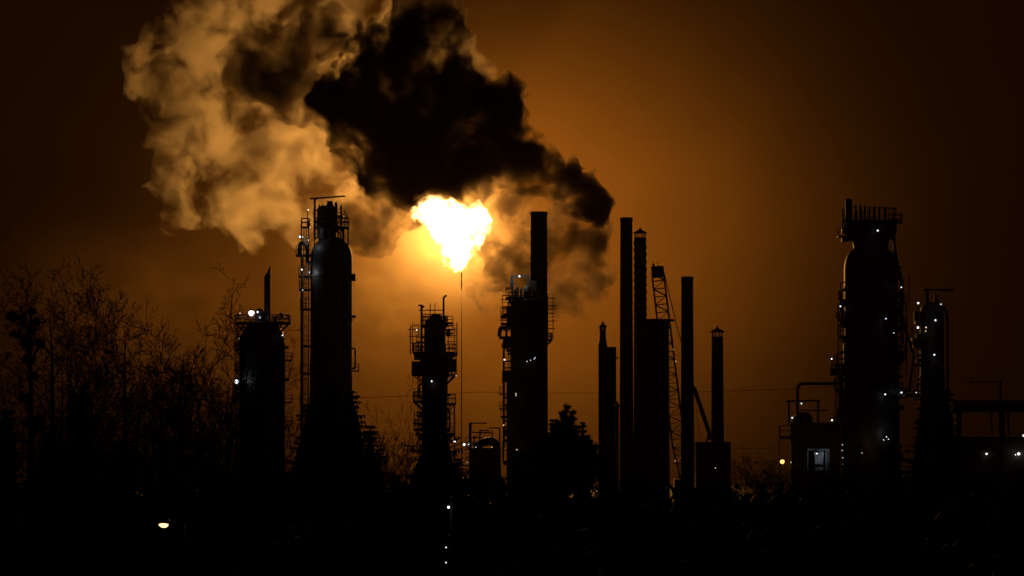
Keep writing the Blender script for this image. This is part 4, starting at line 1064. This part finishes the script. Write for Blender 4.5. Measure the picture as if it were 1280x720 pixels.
# pines
loc, H = place(707, 508, 275); k = pix(275)
pine(4, H, 'bushy pine with a spiky rounded top, right of the tallest plain stack', loc, [((u-707)*k, (place(u, v, 275)[1]), r) for u, v, r in ((709, 511, .3), (705, 520, .4), (712, 524, .4), (716, 516, .22), (708, 533, .6), (700, 528, .3), (697, 540, .5), (717, 538, .5), (702, 548, .8), (714, 550, .8), (733, 550, .4), (688, 552, .6), (707, 560, 1.1), (740, 562, .5), (728, 564, 1.0), (690, 570, 1.3), (712, 574, 1.5), (745, 578, .9), (700, 592, 1.8), (732, 590, 1.5))])
loc, H = place(38, 388, 170); k = pix(170)
pine(6, H, 'slim dark pine with a tufted top near the left edge', loc, [((u-38)*k, (place(u, v, 170)[1]), r) for u, v, r in ((38, 391, .16), (28, 399, .2), (46, 403, .15), (15, 396, .2), (20, 418, .2), (31, 424, .15), (41, 412, .17), (50, 430, .16), (38, 430, .2), (37, 450, .2), (42, 472, .24), (34, 498, .3), (44, 530, .4))])

# dark belt of scrub and young spruces that hides the plain
def woods():
    rnd = random.Random(12); Cr = Tris()
    for i in range(480):
        Y = rnd.uniform(215, 330); u = rnd.uniform(-60, 1340) if i < 330 else rnd.choice((rnd.uniform(-480, -60), rnd.uniform(1340, 1760)))
        v = 603+rnd.gauss(0, 5)+4*math.sin(u*.021)+(6 if 880 < u < 1000 else 0)
        if 150 <= i < 330 or i > 410: v += rnd.uniform(8, 70); Y = rnd.uniform(120, 230)
        for lu, lv, ly in ((205, 657, 156), (233, 656, 156), (560, 634, 178), (558, 684, 158)):
            if Y < ly+4 and abs(u-lu) < 110: v = max(v, lv+60); Y = min(Y, 150)
        (x, y, z), H = place(u, v, Y)
        if H < 1: continue
        H = max(H, 2.0); W = H*rnd.uniform(.22, .42); con = rnd.random() < .6
        for k in range(230 if con else 260):
            f = rnd.random()**.8
            rad = W*((1-f)**.8 if con else math.sqrt(max(0, 1-(2*f-.9)**2))*.95+.1)*(1+rnd.uniform(-.3, .25))
            a = rnd.uniform(0, 2*math.pi); q = rad*rnd.uniform(.45, 1)
            c = Vector((x+q*math.cos(a), y+q*math.sin(a), z+f*H)); e = Vector((math.cos(a), math.sin(a), rnd.uniform(-.5, .5))); s = Vector((-e.y, e.x, rnd.uniform(-.4, .4)))
            sz = rnd.uniform(.35, .9)*(1-.45*f)
            Cr.tri(c-s*sz*.6, c+s*sz*.6, c+e*sz*.9+Vector((0, 0, rnd.uniform(-.3, .6))))
        T0 = Vector((x, y, z)); Cr.limb(T0, T0+Vector((0, 0, H)), .12, .02, 4)
        prev = None   # solid foliage core added to block the flare's light, uneven all round
        for j in range(6):
            f = j/5; rr = W*(.85*(1-f)**.8 if con else .85*math.sqrt(max(0, 1-(1.9*f-.85)**2)))+.05; k0 = len(Cr.v)
            for i2 in range(9):
                a = 2*math.pi*i2/9; q = rr*rnd.uniform(.65, 1.15); Cr.v.append(T0+Vector((q*math.cos(a), q*math.sin(a), H*(f*.93+rnd.uniform(-.03, .03)))))
            if prev is not None:
                for i2 in range(9): j2 = (i2+1) % 9; Cr.f.append((prev+i2, prev+j2, k0+j2, k0+i2))
            prev = k0
    o = Cr.build('woods', M['needles']); o['kind'] = 'stuff'; o['label'] = 'dark belt of scrub and young spruces along the foot of the picture'; o['category'] = 'woods'
woods()
# ================================================================= look
vs = scene.view_settings
vs.view_transform = 'Standard'; vs.look = 'None'; vs.exposure = 0; vs.gamma = 1; vs.use_curve_mapping = False
cy = scene.cycles
cy.use_denoising = True; cy.denoiser = 'OPENIMAGEDENOISE'
cy.max_bounces = 4; cy.diffuse_bounces = 0; cy.glossy_bounces = 0; cy.volume_bounces = 1; cy.transparent_max_bounces = 16
cy.volume_max_steps = 320; cy.sample_clamp_indirect = 2; cy.caustics_reflective = False; cy.caustics_refractive = False
cy.use_adaptive_sampling = False
